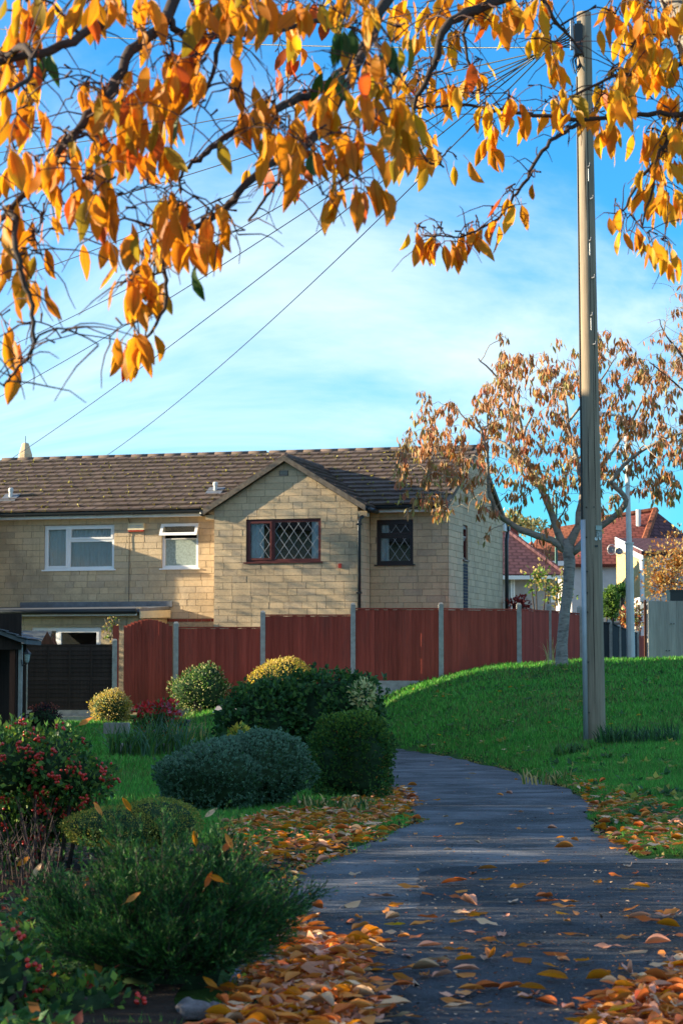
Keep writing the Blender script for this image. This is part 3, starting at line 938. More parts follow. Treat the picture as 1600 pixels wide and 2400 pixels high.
# verge of the extension gable (mortar undercloak), ridge tiles, gable verge of the end wall
for xa in (EG_X0, EG_X1):
    MB().hexa([(GXC, y0 - .02, ER_Z - .10), (xa, y0 - .02, ext_z(xa) - .10), (xa, y0 + .06, ext_z(xa) - .10), (GXC, y0 + .06, ER_Z - .10),
               (GXC, y0 - .02, ER_Z + .03), (xa, y0 - .02, ext_z(xa) + .03), (xa, y0 + .06, ext_z(xa) + .03), (GXC, y0 + .06, ER_Z + .03)]).build('verge', M_VERGE, house_r)
    sg = 1 if xa > GXC else -1; xw = EX1 if sg > 0 else EX0
    MB().hexa([(min(xw, xa), EXT_Y + .01, GZ0 - .24), (max(xw, xa), EXT_Y + .01, GZ0 - .24), (max(xw, xa), EXT_Y + .2, GZ0 - .24), (min(xw, xa), EXT_Y + .2, GZ0 - .24),
               (min(xw, xa), EXT_Y - .015, ext_z(xa) - .09), (max(xw, xa), EXT_Y - .015, ext_z(xa) - .09), (max(xw, xa), EXT_Y + .2, ext_z(xa) - .09), (min(xw, xa), EXT_Y + .2, ext_z(xa) - .09)]).build('kneeler_stone', M_STONE, house_r)
    # gutters of the extension's eaves
    MB().tube([(xa + sg * .05, y0 + .05, ext_z(xa) - .06), (xa + sg * .05, EAVE_Y - .05, ext_z(xa) - .06)], .06, 8).build('gutter', M_BLACK, house_r, smooth=True)
x = GXC
yy = y0
while yy < yb(GXC) - .2:
    m = MB(); m.tube([(x, yy + .005, ER_Z + .005), (x, yy + .43, ER_Z + .005)], .085, 10); m.build('ridge_tile', M_TILE, er, smooth=True); yy += .44
def ridge(part, x0, x1):
    x = x0
    while x < x1 - .1:
        e = min(x + .455, x1)
        m = MB(); m.tube([(x + .002, RY, roof_z(RY) - .03), (e - .002, RY, roof_z(RY) - .03)], .085, 10); m.build('ridge_tile', M_TILE, part, smooth=True); x += .45
ridge(roof_l, XL, XS - .02); ridge(roof_r, XS, .09)
for (ya, yb2) in ((EAVE_Y, RY), (DEPTH - EAVE_Y, RY)):
    MB().hexa([(-.01, ya, roof_z(ya) - .11), (.075, ya, roof_z(ya) - .11), (.075, yb2, roof_z(yb2) - .11), (-.01, yb2, roof_z(yb2) - .11),
               (-.01, ya, roof_z(ya) + .02), (.075, ya, roof_z(ya) + .02), (.075, yb2, roof_z(yb2) + .02), (-.01, yb2, roof_z(yb2) + .02)]).build('verge', M_VERGE, house_r)
for house, part in ((house_l, roof_l), (house_r, roof_r)):
    P = np.array([q[1:] for q in moss if q[0] is house])
    n = 5
    pos = np.repeat(P, n, 0) + rng.normal(size=(len(P) * n, 3)) * .012
    d = rdir(len(pos)); d[:, 2] = abs(d[:, 2]); d[:, 1] -= .4
    Vv, Ff, Mi = scatter(T_LO, F_LO, pos, d, rdir(len(pos)), rng.uniform(.03, .07, len(pos)), np.zeros(len(pos), int))
    mo = bpy.data.objects.new('moss', np_mesh('moss', Vv, Ff, Mi, [M_MOSS])); link(mo, part); tag(mo, kind='stuff')
# flue pipes through the roof
for px, py, hh, hs_ in ((26, 1168, house_l, .24), (505, 1153, house_r, .22)):
    # find the roof point on the slope
    best = min((abs(hf(px, py, y)[1] - roof_z(y)), y) for y in np.arange(EAVE_Y, RY, .02))
    y = best[1]; x, z = hf(px, py, y)
    m = MB(); m.tube([(x, y, z - .1), (x, y, z + hs_ * .7)], .05, 12); m.tube([(x, y, z + hs_ * .7), (x, y, z + hs_ * .72), (x, y, z + hs_), (x, y, z + hs_ + .02)], [.062, .062, .062, .04], 12)
    fo = m.build('flue_pipe', M_PALEPOST, hh, smooth=False)
    MB().hexa([(x - .2, y - .22, z - .10), (x + .2, y - .22, z - .10), (x + .2, y + .15, z + .09), (x - .2, y + .15, z + .09), (x - .2, y - .22, z - .06), (x + .2, y - .22, z - .06), (x + .2, y + .15, z + .13), (x - .2, y + .15, z + .13)]).build('lead_flashing', M_LEAD, fo)

# ---- unseen bay added to the left house to shade its wall
bay = MB(); bay.box(XL, -11.25, -1.04, -.02, Z_BASE, Z_EAVE - .2); bay.build('shade_bay_wall', M_STONE2, house_l)
bay = MB(); bay.hexa([(XL, -1.2, Z_EAVE - .19), (-11.1, -1.2, Z_EAVE - .19), (-11.1, -.35, Z_EAVE - .05), (XL, -.35, Z_EAVE - .05), (XL, -1.2, Z_EAVE - .13), (-11.1, -1.2, Z_EAVE - .13), (-11.1, -.35, Z_EAVE + .05), (XL, -.35, Z_EAVE + .05)]); bay.build('shade_bay_roof', M_TILE, house_l)
# ---- lean-to of the left house
LY = -1.85
LX1 = hf(360, 1430, LY * .5)[0]
lz = hf(200, 1434, LY)[1]
LW = hrect(75, 1470, 237, 1530, LY)
lw = MB(); backing(lw, Wf(LY), XL, LX1, Z_BASE, lz - .08, [LW]); lw.rect(We(LX1), LY + .12, -.02, Z_BASE, lz + .1, -.12, -.001)
lwall = lw.build('lean_to_wall', M_MORTAR, house_l)
Bq = Blocks(lwall, M_STONE, 60); Bq.add(lay_blocks(XL, LX1, 1.1, lz - .1, [LW], seed=22), Wf(LY)); Bq.add(lay_blocks(LY + .02, -.02, 1.1, lz + .08, [], seed=23), We(LX1), single=False); Bq.finish([M_STONE])
window(house_l, 'window', Wf(LY), *LW, M_WHITE, [(0, .36, 0, 1, False), (.36, 1, .0, 1, True)], curtain=None, label='low white window of the lean-to', fr=.06, sash=.06)
lt = lz + .12
MB().hexa([(XL, LY - .2, lz - .02), (LX1 + .08, LY - .2, lz - .02), (LX1 + .08, -.018, lt - .02), (XL, -.018, lt - .02), (XL, LY - .2, lz + .05), (LX1 + .08, LY - .2, lz + .05), (LX1 + .08, -.018, lt + .05), (XL, -.018, lt + .05)]).build('lean_to_roof', M_LEAD, house_l)
MB().box(hf(50, 1415, 0)[0], LX1 + .14, -.05, -.018, lt + .03, lt + .17).build('lead_flashing', M_LEAD, house_l)
MB().box(XL, LX1 + .02, LY - .24, LY - .205, lz - .10, lz + .06).build('lean_to_fascia', M_WHITEPAINT, house_l)
MB().tube([(XL, LY - .30, lz - .0), (LX1 + .04, LY - .30, lz - .0)], .062, 8).build('gutter', M_BLACK, house_l, smooth=True)
MB().hexa([(LX1 + .082, LY - .2, lz - .16), (LX1 + .11, LY - .2, lz - .16), (LX1 + .11, -.05, lt - .22), (LX1 + .082, -.05, lt - .22), (LX1 + .082, LY - .2, lz - .0), (LX1 + .11, LY - .2, lz - .0), (LX1 + .11, -.05, lt - .04), (LX1 + .082, -.05, lt - .04)]).build('bargeboard', M_CREAM, house_l)
xg = hf(6, 1450, LY)[0]
MB().tube([(xg, LY - .28, lz - .02), (xg, LY - .1, lz - .2), (xg, LY - .08, Z_BASE)], .04, 8).build('downpipe', simple('green_pipe', (.03, .10, .09), .4), house_l, smooth=True)

# ================================================================== FENCES
def board_mesh(w, h, mat, name='board', t=.018):
    m = MB()
    m.hexa([(0, -.004, 0), (w, -t, 0), (w, 0, 0), (0, .006, 0), (0, -.004, h), (w, -t, h), (w, 0, h), (0, .006, h)])
    return m.mesh(name, mat)
def fence_panel(fence, a, b, z0, z1, mat, bw=.098, cap=True, gravel=None, arch=0.0, drop=0.0):
    """Feather-edge panel between two posts; a, b are ground points; one object for each board."""
    a, b = Vector((a[0], a[1], 0)), Vector((b[0], b[1], 0))
    d = (b - a); L = d.length; d.normalize(); ang_ = math.atan2(d.y, d.x)
    n = max(1, int(round(L / bw))); w_ = L / n
    off = Vector(fence.location)
    rails = MB()
    for k in (.12, .5, .86): rails.box(0, L, .012, .05, (z1 - z0) * k - .04, (z1 - z0) * k + .04)
    if cap and not arch:
        rails.hexa([(0, -.03, z1 - z0), (L, -.03, z1 - z0 + drop), (L, .05, z1 - z0 + drop), (0, .05, z1 - z0), (0, -.03, z1 - z0 + .03), (L, -.03, z1 - z0 + drop + .03), (L, .05, z1 - z0 + drop + .03), (0, .05, z1 - z0 + .03)])
    p = rails.build('panel', mat, fence); p.location = Vector((a.x, a.y, z0)) - off; p.rotation_euler = (0, 0, ang_)
    me = None
    for k in range(n):
        h = z1 - z0 + drop * (k + .5) / n
        if arch:
            t = (k + .5) / n * 2 - 1; h += arch * (1 - t * t)
        if me is None or arch or drop: me = board_mesh(w_ * 1.08, h, mat)
        o = bpy.data.objects.new('board', me); link(o, p); o.location = (k * w_, random.uniform(-.006, .005), random.uniform(-.016, .0)); o.rotation_euler = (0, random.uniform(-.004, .004), 0)
    if gravel is not None:
        q = MB().box(0, L, -.02, .03, gravel, z0 - .008).build('gravel_board', M_CONC, fence); q.location = Vector((a.x, a.y, 0)) - off; q.rotation_euler = (0, 0, ang_)
    return p
def post(fence, x, y, z0, z1, s=.105, mat=None, rz=0):
    m = MB(); h = s / 2; t = z1 - z0
    m.hexa([(-h, -h, 0), (h, -h, 0), (h, h, 0), (-h, h, 0), (-h, -h, t - .04), (h, -h, t - .04), (h, h, t - .04), (-h, h, t - .04)])
    m.hexa([(-h, -h, t - .0395), (h, -h, t - .0395), (h, h, t - .0395), (-h, h, t - .0395), (-h*.55, -h*.55, t), (h*.55, -h*.55, t), (h*.55, h*.55, t), (-h*.55, h*.55, t)])
    o = m.build('post', mat or M_CONC, fence); o.location = Vector((x, y, z0)) - Vector(fence.location); o.rotation_euler = (0, 0, rz); return o

FY = 46.5
rf = empty('red_fence', (0, FY, 0), 'dark red board fence with concrete posts below the stone houses', 'fence')
P = {}
for key, px in (('p1', 413), ('p2', 616), ('p3', 827), ('p4', 1033)): P[key] = (at(px, 1500, FY).x, FY)
P['p5'] = (3.92, 47.25); P['p6'] = (4.75, 48.98); P['p7'] = (5.64, 50.7)
tops = {'p1': 1457, 'p2': 1431, 'p3': 1413, 'p4': 1412, 'p5': 1413, 'p6': 1416, 'p7': 1420}
base = {'p1': -.2, 'p2': -.2, 'p3': .1, 'p4': .3, 'p5': .6, 'p6': .7, 'p7': .7}
for k_ in P: post(rf, P[k_][0], P[k_][1], base[k_] - .25, zat(tops[k_], P[k_][1]))
def seg(k1, k2, ytop, z0, grav=None, yt2=None):
    a, b = Vector(P[k1]), Vector(P[k2]); d = (b - a).normalized() * .055
    a, b = a + d, b - d
    z1 = zat(ytop, a.y); dr = (zat(yt2, b.y) - z1) if yt2 else 0
    fence_panel(rf, a, b, z0, z1 - .03, M_REDWOOD, gravel=grav, drop=dr)
seg('p1', 'p2', 1469, .02, -.3)
seg('p2', 'p3', 1440, .3, -.1)
seg('p3', 'p4', 1425, .60, .22)
seg('p4', 'p5', 1425, .60, .3, 1427)
seg('p5', 'p6', 1426, .72, .4, 1431)
seg('p6', 'p7', 1430, .80, .5, 1437)
# retaining base wall under the middle panels
mb = MB()
x = P['p2'][0]
while x < P['p4'][0] - .1:
    e = min(x + .62, P['p4'][0])
    o = MB().box(x + .006, e - .006, FY - .09, FY - .03, -.2, .40).build('base_slab', M_CONC, rf); o.location.y = -FY
    x += .62

gate = empty('garden_gate', (at(345, 1500, FY).x, FY, 0), 'tall red board gate with an arched top', 'gate')
ga, gb = at(291, 1500, FY).x, at(404, 1500, FY).x
fence_panel(gate, (ga, FY - .03), (gb, FY - .03), .03, zat(1468, FY), M_REDWOOD, bw=.075, arch=zat(1451, FY) - zat(1468, FY))
p_ = MB().box(at(277, 0, FY).x, at(290, 0, FY).x, FY - .05, FY + .05, -.2, zat(1466, FY)).build('gate_post', M_REDWOOD, gate); place(p_, gate)

df = empty('brown_fence', (at(165, 1500, FY).x, FY, 0), 'dark brown lapped board fence panel beside the red gate', 'fence')
da, db = at(64, 1500, FY).x, at(266, 1500, FY).x
zt, zb_ = zat(1514, FY), zat(1663, FY)
pan = MB()
for k in range(5): pan.box(da + (db - da) * k / 4 - .02, da + (db - da) * k / 4 + .02, FY - .035, FY + .02, zb_, zt)
pan.box(da, db, FY - .03, FY + .03, zt, zt + .035)
pn = pan.build('panel', M_DARKWOOD, df); place(pn, df)
nb = 15; hb = (zt - zb_) / nb
for k in range(nb):
    m = MB(); z = zb_ + k * hb
    m.hexa([(da, FY - .028, z - .01), (db, FY - .028, z - .01), (db, FY, z - .01), (da, FY, z - .01), (da, FY - .012, z + hb), (db, FY - .012, z + hb), (db, FY, z + hb), (da, FY, z + hb)])
    o = m.build('slat', M_DARKWOOD, pn); o.location = (0, random.uniform(-.003, .003), 0)
    place(o, None)
q = MB().box(da, db, FY - .03, FY + .02, zb_ - .16, zb_ - .01).build('gravel_board', M_CONC, df); place(q, df)
q = MB().box(da + .3, db + .1, FY - .25, FY - .06, -.32, zb_ - .14).build('base_slab', M_CONC, df); place(q, df)
for px, pt in ((61, 1528), (270, 1497)):
    post(df, at(px, 1500, FY - .02).x, FY - .02, -.45, zat(pt, FY))

bf = empty('black_fence', (7, 54, 0), 'black stained fence running away behind the telegraph pole', 'fence')
pts = [(5.67, 50.8), (6.57, 52.4), (7.03, 54.26), (7.55, 56.1), (8.0, 58.0)]
tp = [1455, 1462, 1472, 1480, 1486]
for i, ((a, b), t) in enumerate(zip(pts, tp)):
    if i: post(bf, a, b, .2, zat(t - 8, b), .11)
    if i < 4: fence_panel(bf, (a + .06, b + .06), pts[i + 1], .5, zat(t, b), M_BLACKWOOD, bw=.12, drop=zat(tp[i + 1], pts[i + 1][1]) - zat(t, b))
rf2 = empty('red_fence', (8.6, 58, 0), 'short run of red fence beyond the pale lamp column', 'fence')
fence_panel(rf2, (8.0, 58.3), (8.42, 59.2), .4, zat(1492, 58.3), M_REDWOOD, bw=.11); fence_panel(rf2, (8.5, 59.3), (8.95, 60.2), .4, zat(1505, 59.3), M_REDWOOD, bw=.11)
post(rf2, 8.45, 59.25, .3, zat(1487, 59.2), .11)
gf = empty('grey_fence', (7.6, 45.5, 0), 'weathered pale grey plank fence at the lawn crest', 'fence')
gx0 = at(1516, 1500, 45.5).x
fence_panel(gf, (gx0, 45.4), (gx0 + 1.8, 45.75), .6, zat(1408, 45.5), M_GREYWOOD, bw=.15, cap=False)
post(gf, gx0 - .04, 45.52, .5, zat(1406, 45.5), .05, M_SHEDWOOD)
for (x_, z_) in ((1560, 1525), (1567, 1525), (1571, 1462), (1578, 1462), (1512 + 16, 1465)):
    c = at(x_, z_, 45.46); m = MB().tube([(c.x, c.y - .012, c.z), (c.x, c.y + .01, c.z)], .012, 8).build('bolt', M_BLACK, gf); place(m, gf)

# ================================================================== TELEGRAPH POLE AND WIRES
PY = 29.0
pb, ptp = at(1395, 1740, PY), at(1367, 30, PY)
pole = empty('telegraph_pole', (pb.x, pb.y, pb.z), 'tall weathered wooden telegraph pole standing on the lawn', 'telegraph pole')
m = MB(); n = 14; pp, rr_ = [], []
for k in range(n + 1):
    t = k / n; q = (pb - Vector((0, 0, .4))).lerp(ptp, t); pp.append(q); rr_.append(.142 - .042 * t)
shaft = m.tube(pp, rr_, 28).build('shaft', M_POLEWOOD, pole, smooth=True, world=True)
def on_pole(py, ang_, out=0.0):
    t = ((at(1395, py, PY).z) - (pb.z - .4)) / (ptp.z - pb.z + .4); c = (pb - Vector((0, 0, .4))).lerp(ptp, t); r_ = .142 - .042 * t + out
    return c + Vector((math.sin(ang_) * r_, -math.cos(ang_) * r_, 0))
# drying cracks: thin dark slivers let into the shaft
for (y0_, y1_, a_) in ((80, 760, .12), (300, 520, -.25), (820, 1250, .3), (1300, 1650, -.1), (640, 1000, .55), (1000, 1180, -.4)):
    k0 = 10; vs = []
    for i in range(k0 + 1):
        p = on_pole(y0_ + (y1_ - y0_) * i / k0, a_ + .02 * math.sin(i), .0015); wd = .004 * math.sin(math.pi * i / k0) + .0012
        vs += [p - Vector((wd, 0, 0)), p + Vector((wd, 0, 0))]
    MB().add(vs, [(2*i, 2*i+1, 2*i+3, 2*i+2) for i in range(k0)]).build('drying_crack', M_DARKWOOD, pole, world=True)
# steel cable guard up the left side, black cable above it
gd = MB(); prof = []
for py_ in (1755, 1500, 1219):
    c = on_pole(py_, -1.05, .018); prof.append(c)
gd.tube(prof, .036, 10)
gd.build('cable_guard', M_GALV, pole, smooth=True, world=True)
cb = MB(); cb.tube([on_pole(y_, -1.45, .012) for y_ in (1225, 1000, 700, 400, 180)], .011, 6); cb.build('cable', M_BLACK, pole, world=True)
for y_ in (1190, 1260, 1340, 1390, 1435, 1552, 1670): 
    for a_ in (-.72, .1 if y_ < 1230 else -.72):
        c = on_pole(y_, a_, 0); MB().tube([c, on_pole(y_, a_, .012)], .009, 6).build('nail', M_BLACK, pole, world=True)
for i, y_ in enumerate((395, 568, 743, 470, 655, 810)):
    a_ = .15 if i < 3 else .35
    c0, c1 = on_pole(y_, a_, -.02), on_pole(y_, a_, .09)
    MB().tube([c0, c1, c1 + Vector((0, 0, .035))], .011, 8).build('step_bolt', M_LEAD, pole, world=True)
    if i < 3:
        MB().tube([on_pole(y_ + 5, a_, .004), on_pole(y_ + 34, a_, .004)], .006, 6).build('bracket', M_GALV, pole, world=True)
# number plate and small discs
def plate(x0, y0, x1, y1, mat, name, rad=False):
    cx_, cy_ = (x0 + x1) / 2, (y0 + y1) / 2
    a_ = math.asin(max(-.95, min(.95, (at(cx_, cy_, PY).x - (on_pole(cy_, 0).x)) / .13)))
    c = on_pole(cy_, a_, .006); hw, hh = (x1 - x0) / 2 * PY / F_PX, (y1 - y0) / 2 * PY / F_PX
    m = MB()
    if rad: m.tube([(0, .003, 0), (0, -.003, 0)], hh, 14)
    else: m.box(-hw, hw, -.003, .003, -hh, hh)
    o = m.build(name, mat, pole); o.location = c - pb; o.rotation_euler = (0, 0, a_); return o
M_PLATE = simple('grey_green_plate', (.30, .36, .31), .5)
plate(1390, 1233, 1409, 1244, M_PLATE, 'number_plate'); plate(1391, 1246, 1410, 1262, simple('worn_plate', (.26, .27, .24), .6, .3, .6, 40), 'number_plate')
for (x_, y_) in ((1393, 1264), (1402, 1263), (1403, 1253)): plate(x_ - 4, y_ - 4, x_ + 4, y_ + 4, M_PALEPOST, 'disc', True)
plate(1390, 1279, 1397, 1283, M_BLACK, 'tag')
# black distribution block with its drop-wire loops
c = at(1352, 110, PY - .02)
m = MB(); m.box(c.x - .05, c.x + .06, c.y - .12, c.y + .06, at(0, 132, PY).z, at(0, 62, PY).z); m.build('junction_block', M_BLACK, pole, world=True)
m = MB(); m.box(c.x - .10, c.x - .06, c.y - .06, c.y + .02, at(0, 118, PY).z, at(0, 48, PY).z); m.build('bracket_plate', M_GALV, pole, world=True)
m = MB()
for k in range(12):
    a0_ = at(1348 + k * .8, 128, PY - .1); rr0 = random.uniform(.03, .09)
    m.tube([a0_, a0_ + Vector((-rr0, 0, -.08)), a0_ + Vector((-rr0 * .4, -.02, -.2 - rr0)), a0_ + Vector((.05, .02, -.12)), a0_ + Vector((.04, .05, .0))], .005, 5)
m.build('wire_loops', M_BLACK, pole, world=True)
# wires: from the pole head to houses beyond the left edge
top = at(1345, 72, PY)
wires = [((228, 1066), 1.0, 70, 'lowest overhead wire, meeting the roof ridge nearest the gable'), ((0, 1070), 1.0, 70, 'overhead wire reaching the left edge just above the roof'),
         ((0, 905), .9, 60, 'overhead wire crossing the pale cloud, third from lowest'), ((0, 796), .9, 60, 'overhead wire crossing behind the hanging leaves, fourth from lowest'),
         ((0, 636), .8, 50, 'overhead wire leaving the pole, fifth from lowest'), ((0, 505), .7, 48, 'overhead wire leaving the pole, sixth from lowest'),
         ((0, 330), .6, 45, 'overhead wire behind the upper branches, second from the top'), ((0, 40), .5, 40, 'topmost overhead wire, nearly level behind the leaves')]
for i, ((px, py), sag, Yf, lab) in enumerate(wires):
    e = at(px, py, Yf); d = (e - top); e2 = top + d * (1.0 if i == 0 else 1.35)
    if i == 0: e2 = at(px - 8, py + 22, Yf)
    s_ = top + Vector((0, .0, -.05 * i + .12)); q = []
    L_ = (e2 - s_).length
    for k in range(25):
        t = k / 24; p = s_.lerp(e2, t); p.z -= 4 * sag * .45 * t * (1 - t); q.append(p)
    o = MB().tube(q, .0105, 5).build('overhead_wire', M_BLACK, None, smooth=True)
    tag(o, lab, 'wire', 'overhead telephone wires fanning from the pole')

# ================================================================== NEIGHBOUR AT THE LEFT EDGE (its porch is in the picture, the house casts the shade)
NX1 = -7.75
nh = empty('neighbour_house', (NX1 - 4, 34, -.3), 'dark tiled porch of the neighbouring house at the left edge', 'house')
def nb_(name, mbx, mat, parent=nh, smooth=False): return mbx.build(name, mat, parent, smooth=smooth, world=True)
NY0, NY1 = 17.5, 44.0
nz, nr = 4.9, 8.3; nxc = NX1 - 3.6
m = MB(); m.box(NX1 - 7.2, NX1, NY0, NY1, -.4, nz); nb_('wall', m, M_STONE2)
m = MB(); m.ext([(NX1 - 7.6, nz - .1), (NX1 + .4, nz - .1), (nxc, nr)], NY0 - .3, NY1 + .2, lambda u, z, n: (u, n, z)); nb_('roof', m, M_TILE)
m = MB(); m.box(NX1 - 7.0, NX1 - .6, 13.5, NY0 - .4, -.4, 3.2); nb_('added_shade_wall', m, M_STONE2)  # unseen low building added to keep sun off the near ground
m = MB(); m.ext([(NX1 - 7.2, 3.1), (NX1 - .4, 3.1), (NX1 - 3.8, 4.3)], 13.4, NY0 - .35, lambda u, z, n: (u, n, z)); nb_('added_shade_roof', m, M_TILE)
# porch: lean-to roof, posts, pale pillar, window
PYp = 40.6
pr = [at(-60, 1455, PYp), at(70, 1505, PYp)]
m = MB(); a_, b_ = at(-40, 1470, PYp), at(73, 1508, PYp)
m.hexa([(a_.x - .6, PYp - .6, a_.z + .22), (b_.x, PYp - .6, b_.z - .02), (b_.x, PYp + 1.4, b_.z - .02), (a_.x - .6, PYp + 1.4, a_.z + .22), (a_.x - .6, PYp - .6, a_.z + .30), (b_.x, PYp - .6, b_.z + .06), (b_.x, PYp + 1.4, b_.z + .06), (a_.x - .6, PYp + 1.4, a_.z + .30)])
pr_ = nb_('porch_roof', m, M_FELT)
for k in range(8):
    t0, t1 = k / 8, (k + 1) / 8; x0_ = a_.x - .6 + (b_.x - a_.x + .6) * t0; x1_ = a_.x - .6 + (b_.x - a_.x + .6) * t1 + .03
    za, zb2 = a_.z + .30 + (b_.z + .06 - a_.z - .30) * t0, a_.z + .30 + (b_.z + .06 - a_.z - .30) * t1
    o = MB().hexa([(x0_, PYp - .64, za + .004), (x1_, PYp - .64, zb2 + .02), (x1_, PYp + 1.42, zb2 + .02), (x0_, PYp + 1.42, za + .004), (x0_, PYp - .64, za + .02), (x1_, PYp - .64, zb2 + .04), (x1_, PYp + 1.42, zb2 + .04), (x0_, PYp + 1.42, za + .02)]).build('roof_tile', M_LEAD, pr_)
m = MB(); m.box(a_.x - .6, b_.x - .12, PYp - .45, PYp - .38, b_.z - .12, a_.z + .25); nb_('porch_beam', m, M_DARKWOOD)
for x_, w_, mt in ((30, .10, M_SHEDWOOD), (41, .05, M_DARKWOOD), (47, .09, M_CONC)):
    c = at(x_, 1600, PYp - .3); m = MB(); m.box(c.x - w_ / 2, c.x + w_ / 2, PYp - .35, PYp - .25, -.4, b_.z - .03); nb_('porch_post', m, mt)
m = MB(); m.box(at(-40, 0, PYp).x, at(8, 0, PYp).x, PYp - .1, PYp - .05, .2, 1.4); nb_('porch_glazing', m, M_FROST)
m = MB(); m.box(at(-60, 0, PYp).x, at(60, 0, PYp).x, PYp + 1.0, PYp + 1.1, -.4, b_.z); nb_('porch_wall', m, M_DARKWOOD)
# lantern on the porch corner
c = at(64, 1540, PYp - .55)
ln = MB(); ln.tube([(c.x, c.y, c.z - .10), (c.x, c.y, c.z - .06), (c.x, c.y, c.z + .05), (c.x, c.y, c.z + .055)], [.03, .045, .06, .06], 6)
lo = nb_('lantern', ln, M_FROST)
m = MB(); m.tube([(c.x, c.y, c.z + .056), (c.x, c.y, c.z + .08), (c.x, c.y, c.z + .13), (c.x, c.y, c.z + .16)], [.085, .075, .02, .005], 6)
q = m.build('lantern_cap', M_BLACK, lo)
MB().tube([(c.x, c.y, c.z - .10), (c.x, c.y, c.z - .13), (c.x - .10, c.y + .08, c.z - .16), (c.x - .12, c.y + .12, c.z - .05)], .012, 6).build('lantern_bracket', M_BLACK, lo)

# little shed behind the brown fence
shed = empty('garden_shed', at(80, 1500, 47.6) * 1.0, 'small shed with grey felt roof peeping over the brown fence', 'shed')
SY = 47.7; e0, e1, r0, r1 = at(20, 1511, SY), at(128, 1510, SY), at(35, 1480, SY), at(114, 1480, SY)
m = MB(); m.box(e0.x, e1.x - .06, SY, SY + 1.0, -.3, e0.z + .02); m.add([(e1.x - .06, SY, e1.z), (e1.x - .06, SY + 1.0, e1.z), (e1.x - .1, SY + .5, r1.z - .02)], [(0, 1, 2)]); q = m.build('wall', M_SHEDWOOD, shed, world=True)
gx1 = e1.x
m = MB(); m.hexa([(e0.x, SY - .08, e0.z), (gx1 - .12, SY - .08, e0.z), (gx1 - .12, SY + .5, r1.z), (e0.x, SY + .5, r1.z), (e0.x, SY - .08, e0.z + .03), (gx1 - .12, SY - .08, e0.z + .03), (gx1 - .12, SY + .5, r1.z + .03), (e0.x, SY + .5, r1.z + .03)]); m.build('felt_roof', M_FELT, shed, world=True)
m = MB(); m.ext([(gx1 - .30, e1.z), (gx1 + .01, e1.z), (gx1 - .145, r1.z)], SY - .12, SY - .09, lambda u, z, n: (u, n, z)); m.build('gable_board', M_SHEDWOOD, shed, world=True)
m = MB(); c = at(17, 1470, SY); m.tube([c, c + Vector((0, 0, .03)), c + Vector((0, 0, .07)), c + Vector((0, 0, .12))], [.07, .06, .03, .008], 8); m.tube([c - Vector((0, 0, .2)), c], .03, 8); m.build('finial', M_BLACK, shed, world=True)

# stone pinnacle with a rod, far behind the ridge
pin = empty('stone_pinnacle', at(60, 1110, 120), 'stubby stone pinnacle with a rod behind the roof ridge', 'pinnacle')
m = MB(); c = at(60, 1090, 120); q = lambda y: at(60, y, 120).z
k_ = 120 / F_PX
m.tube([(c.x, 120, q(1120)), (c.x, 120, q(1066)), (c.x, 120, q(1050)), (c.x, 120, q(1040)), (c.x, 120, q(1038))], [17 * k_, 16 * k_, 11 * k_, 8 * k_, 5 * k_], 8); m.build('cap', M_STONE, pin, world=True)
MB().tube([(c.x, 120, q(1040)), (c.x, 120, q(1022))], .02, 5).build('rod', M_BLACK, pin, world=True)

# ================================================================== LAMP COLUMN, MAST, FAR HOUSES, SHEDS
LYp = 52.0
lp = empty('lamp_column', at(1478, 1557, LYp), 'pale grey street lamp column behind the lawn crest', 'lamp post')
m = MB(); b0_, b1_, b2_ = at(1478, 1590, LYp), at(1473, 1275, LYp), at(1466, 990, LYp)
m.tube([b0_, b1_], [.105, .095], 8); m.tube([b1_, b1_ + Vector((0, 0, .04)), b1_ + Vector((0, 0, .05)), b2_], [.115, .115, .065, .05], 8); m.build('column', M_PALEPOST, lp, world=True)
m = MB(); m.tube([b2_, b2_ + Vector((-.1, -.1, .12)), b2_ + Vector((-.4, -.3, .16))], .035, 8); m.build('arm', M_PALEPOST, lp, world=True)
m = MB(); e = b2_ + Vector((-.4, -.3, .16)); m.hexa([e + Vector(v) for v in ((-.35, -.1, -.05), (0, -.1, -.04), (0, .1, -.04), (-.35, .1, -.05), (-.33, -.07, .05), (0, -.06, .05), (0, .06, .05), (-.33, .07, .05))]); m.build('lamp_head', M_GALV, lp, world=True)
mast = empty('thin_mast', at(1303, 1400, 78), 'thin dark green mast behind the orange roof', 'mast')
MB().tube([at(1303, 1420, 78), at(1302, 1158, 78)], [.06, .045], 6).build('tube', simple('green_metal', (.03, .10, .08), .5), mast, world=True)
MB().tube([at(1302, 1158, 78), at(1302, 1155, 78)], [.09, .05], 6).build('tip', M_BLACK, mast, world=True)

def rooftex(name, base, sc_=(1, 1, 1)):
    k = NT(name)
    v = k.coord('Object', sc_)
    b = k.n('ShaderNodeTexBrick'); b.inputs['Scale'].default_value = 1; b.inputs['Mortar Size'].default_value = .035
    b.inputs['Brick Width'].default_value = .3; b.inputs['Row Height'].default_value = .24
    b.inputs['Color1'].default_value = (*base, 1); b.inputs['Color2'].default_value = (*[x * .75 for x in base], 1); b.inputs['Mortar'].default_value = (*[x * .3 for x in base], 1)
    k.l(v, b.inputs['Vector'])
    c = k.mix(.35, b.outputs['Color'], k.ramp(k.noise(3, v, 4), [(.3, tuple(x * .6 for x in base)), (.7, tuple(x * 1.3 for x in base))]))
    return k.done(k.pbsdf(c, .85, .15))
M_RED_ROOF = rooftex('red_clay_tiles', (.26, .075, .055)); M_ORANGE_ROOF = rooftex('orange_clay_tiles', (.34, .11, .055)); M_PURPLE_ROOF = rooftex('plum_concrete_tiles', (.135, .062, .068))
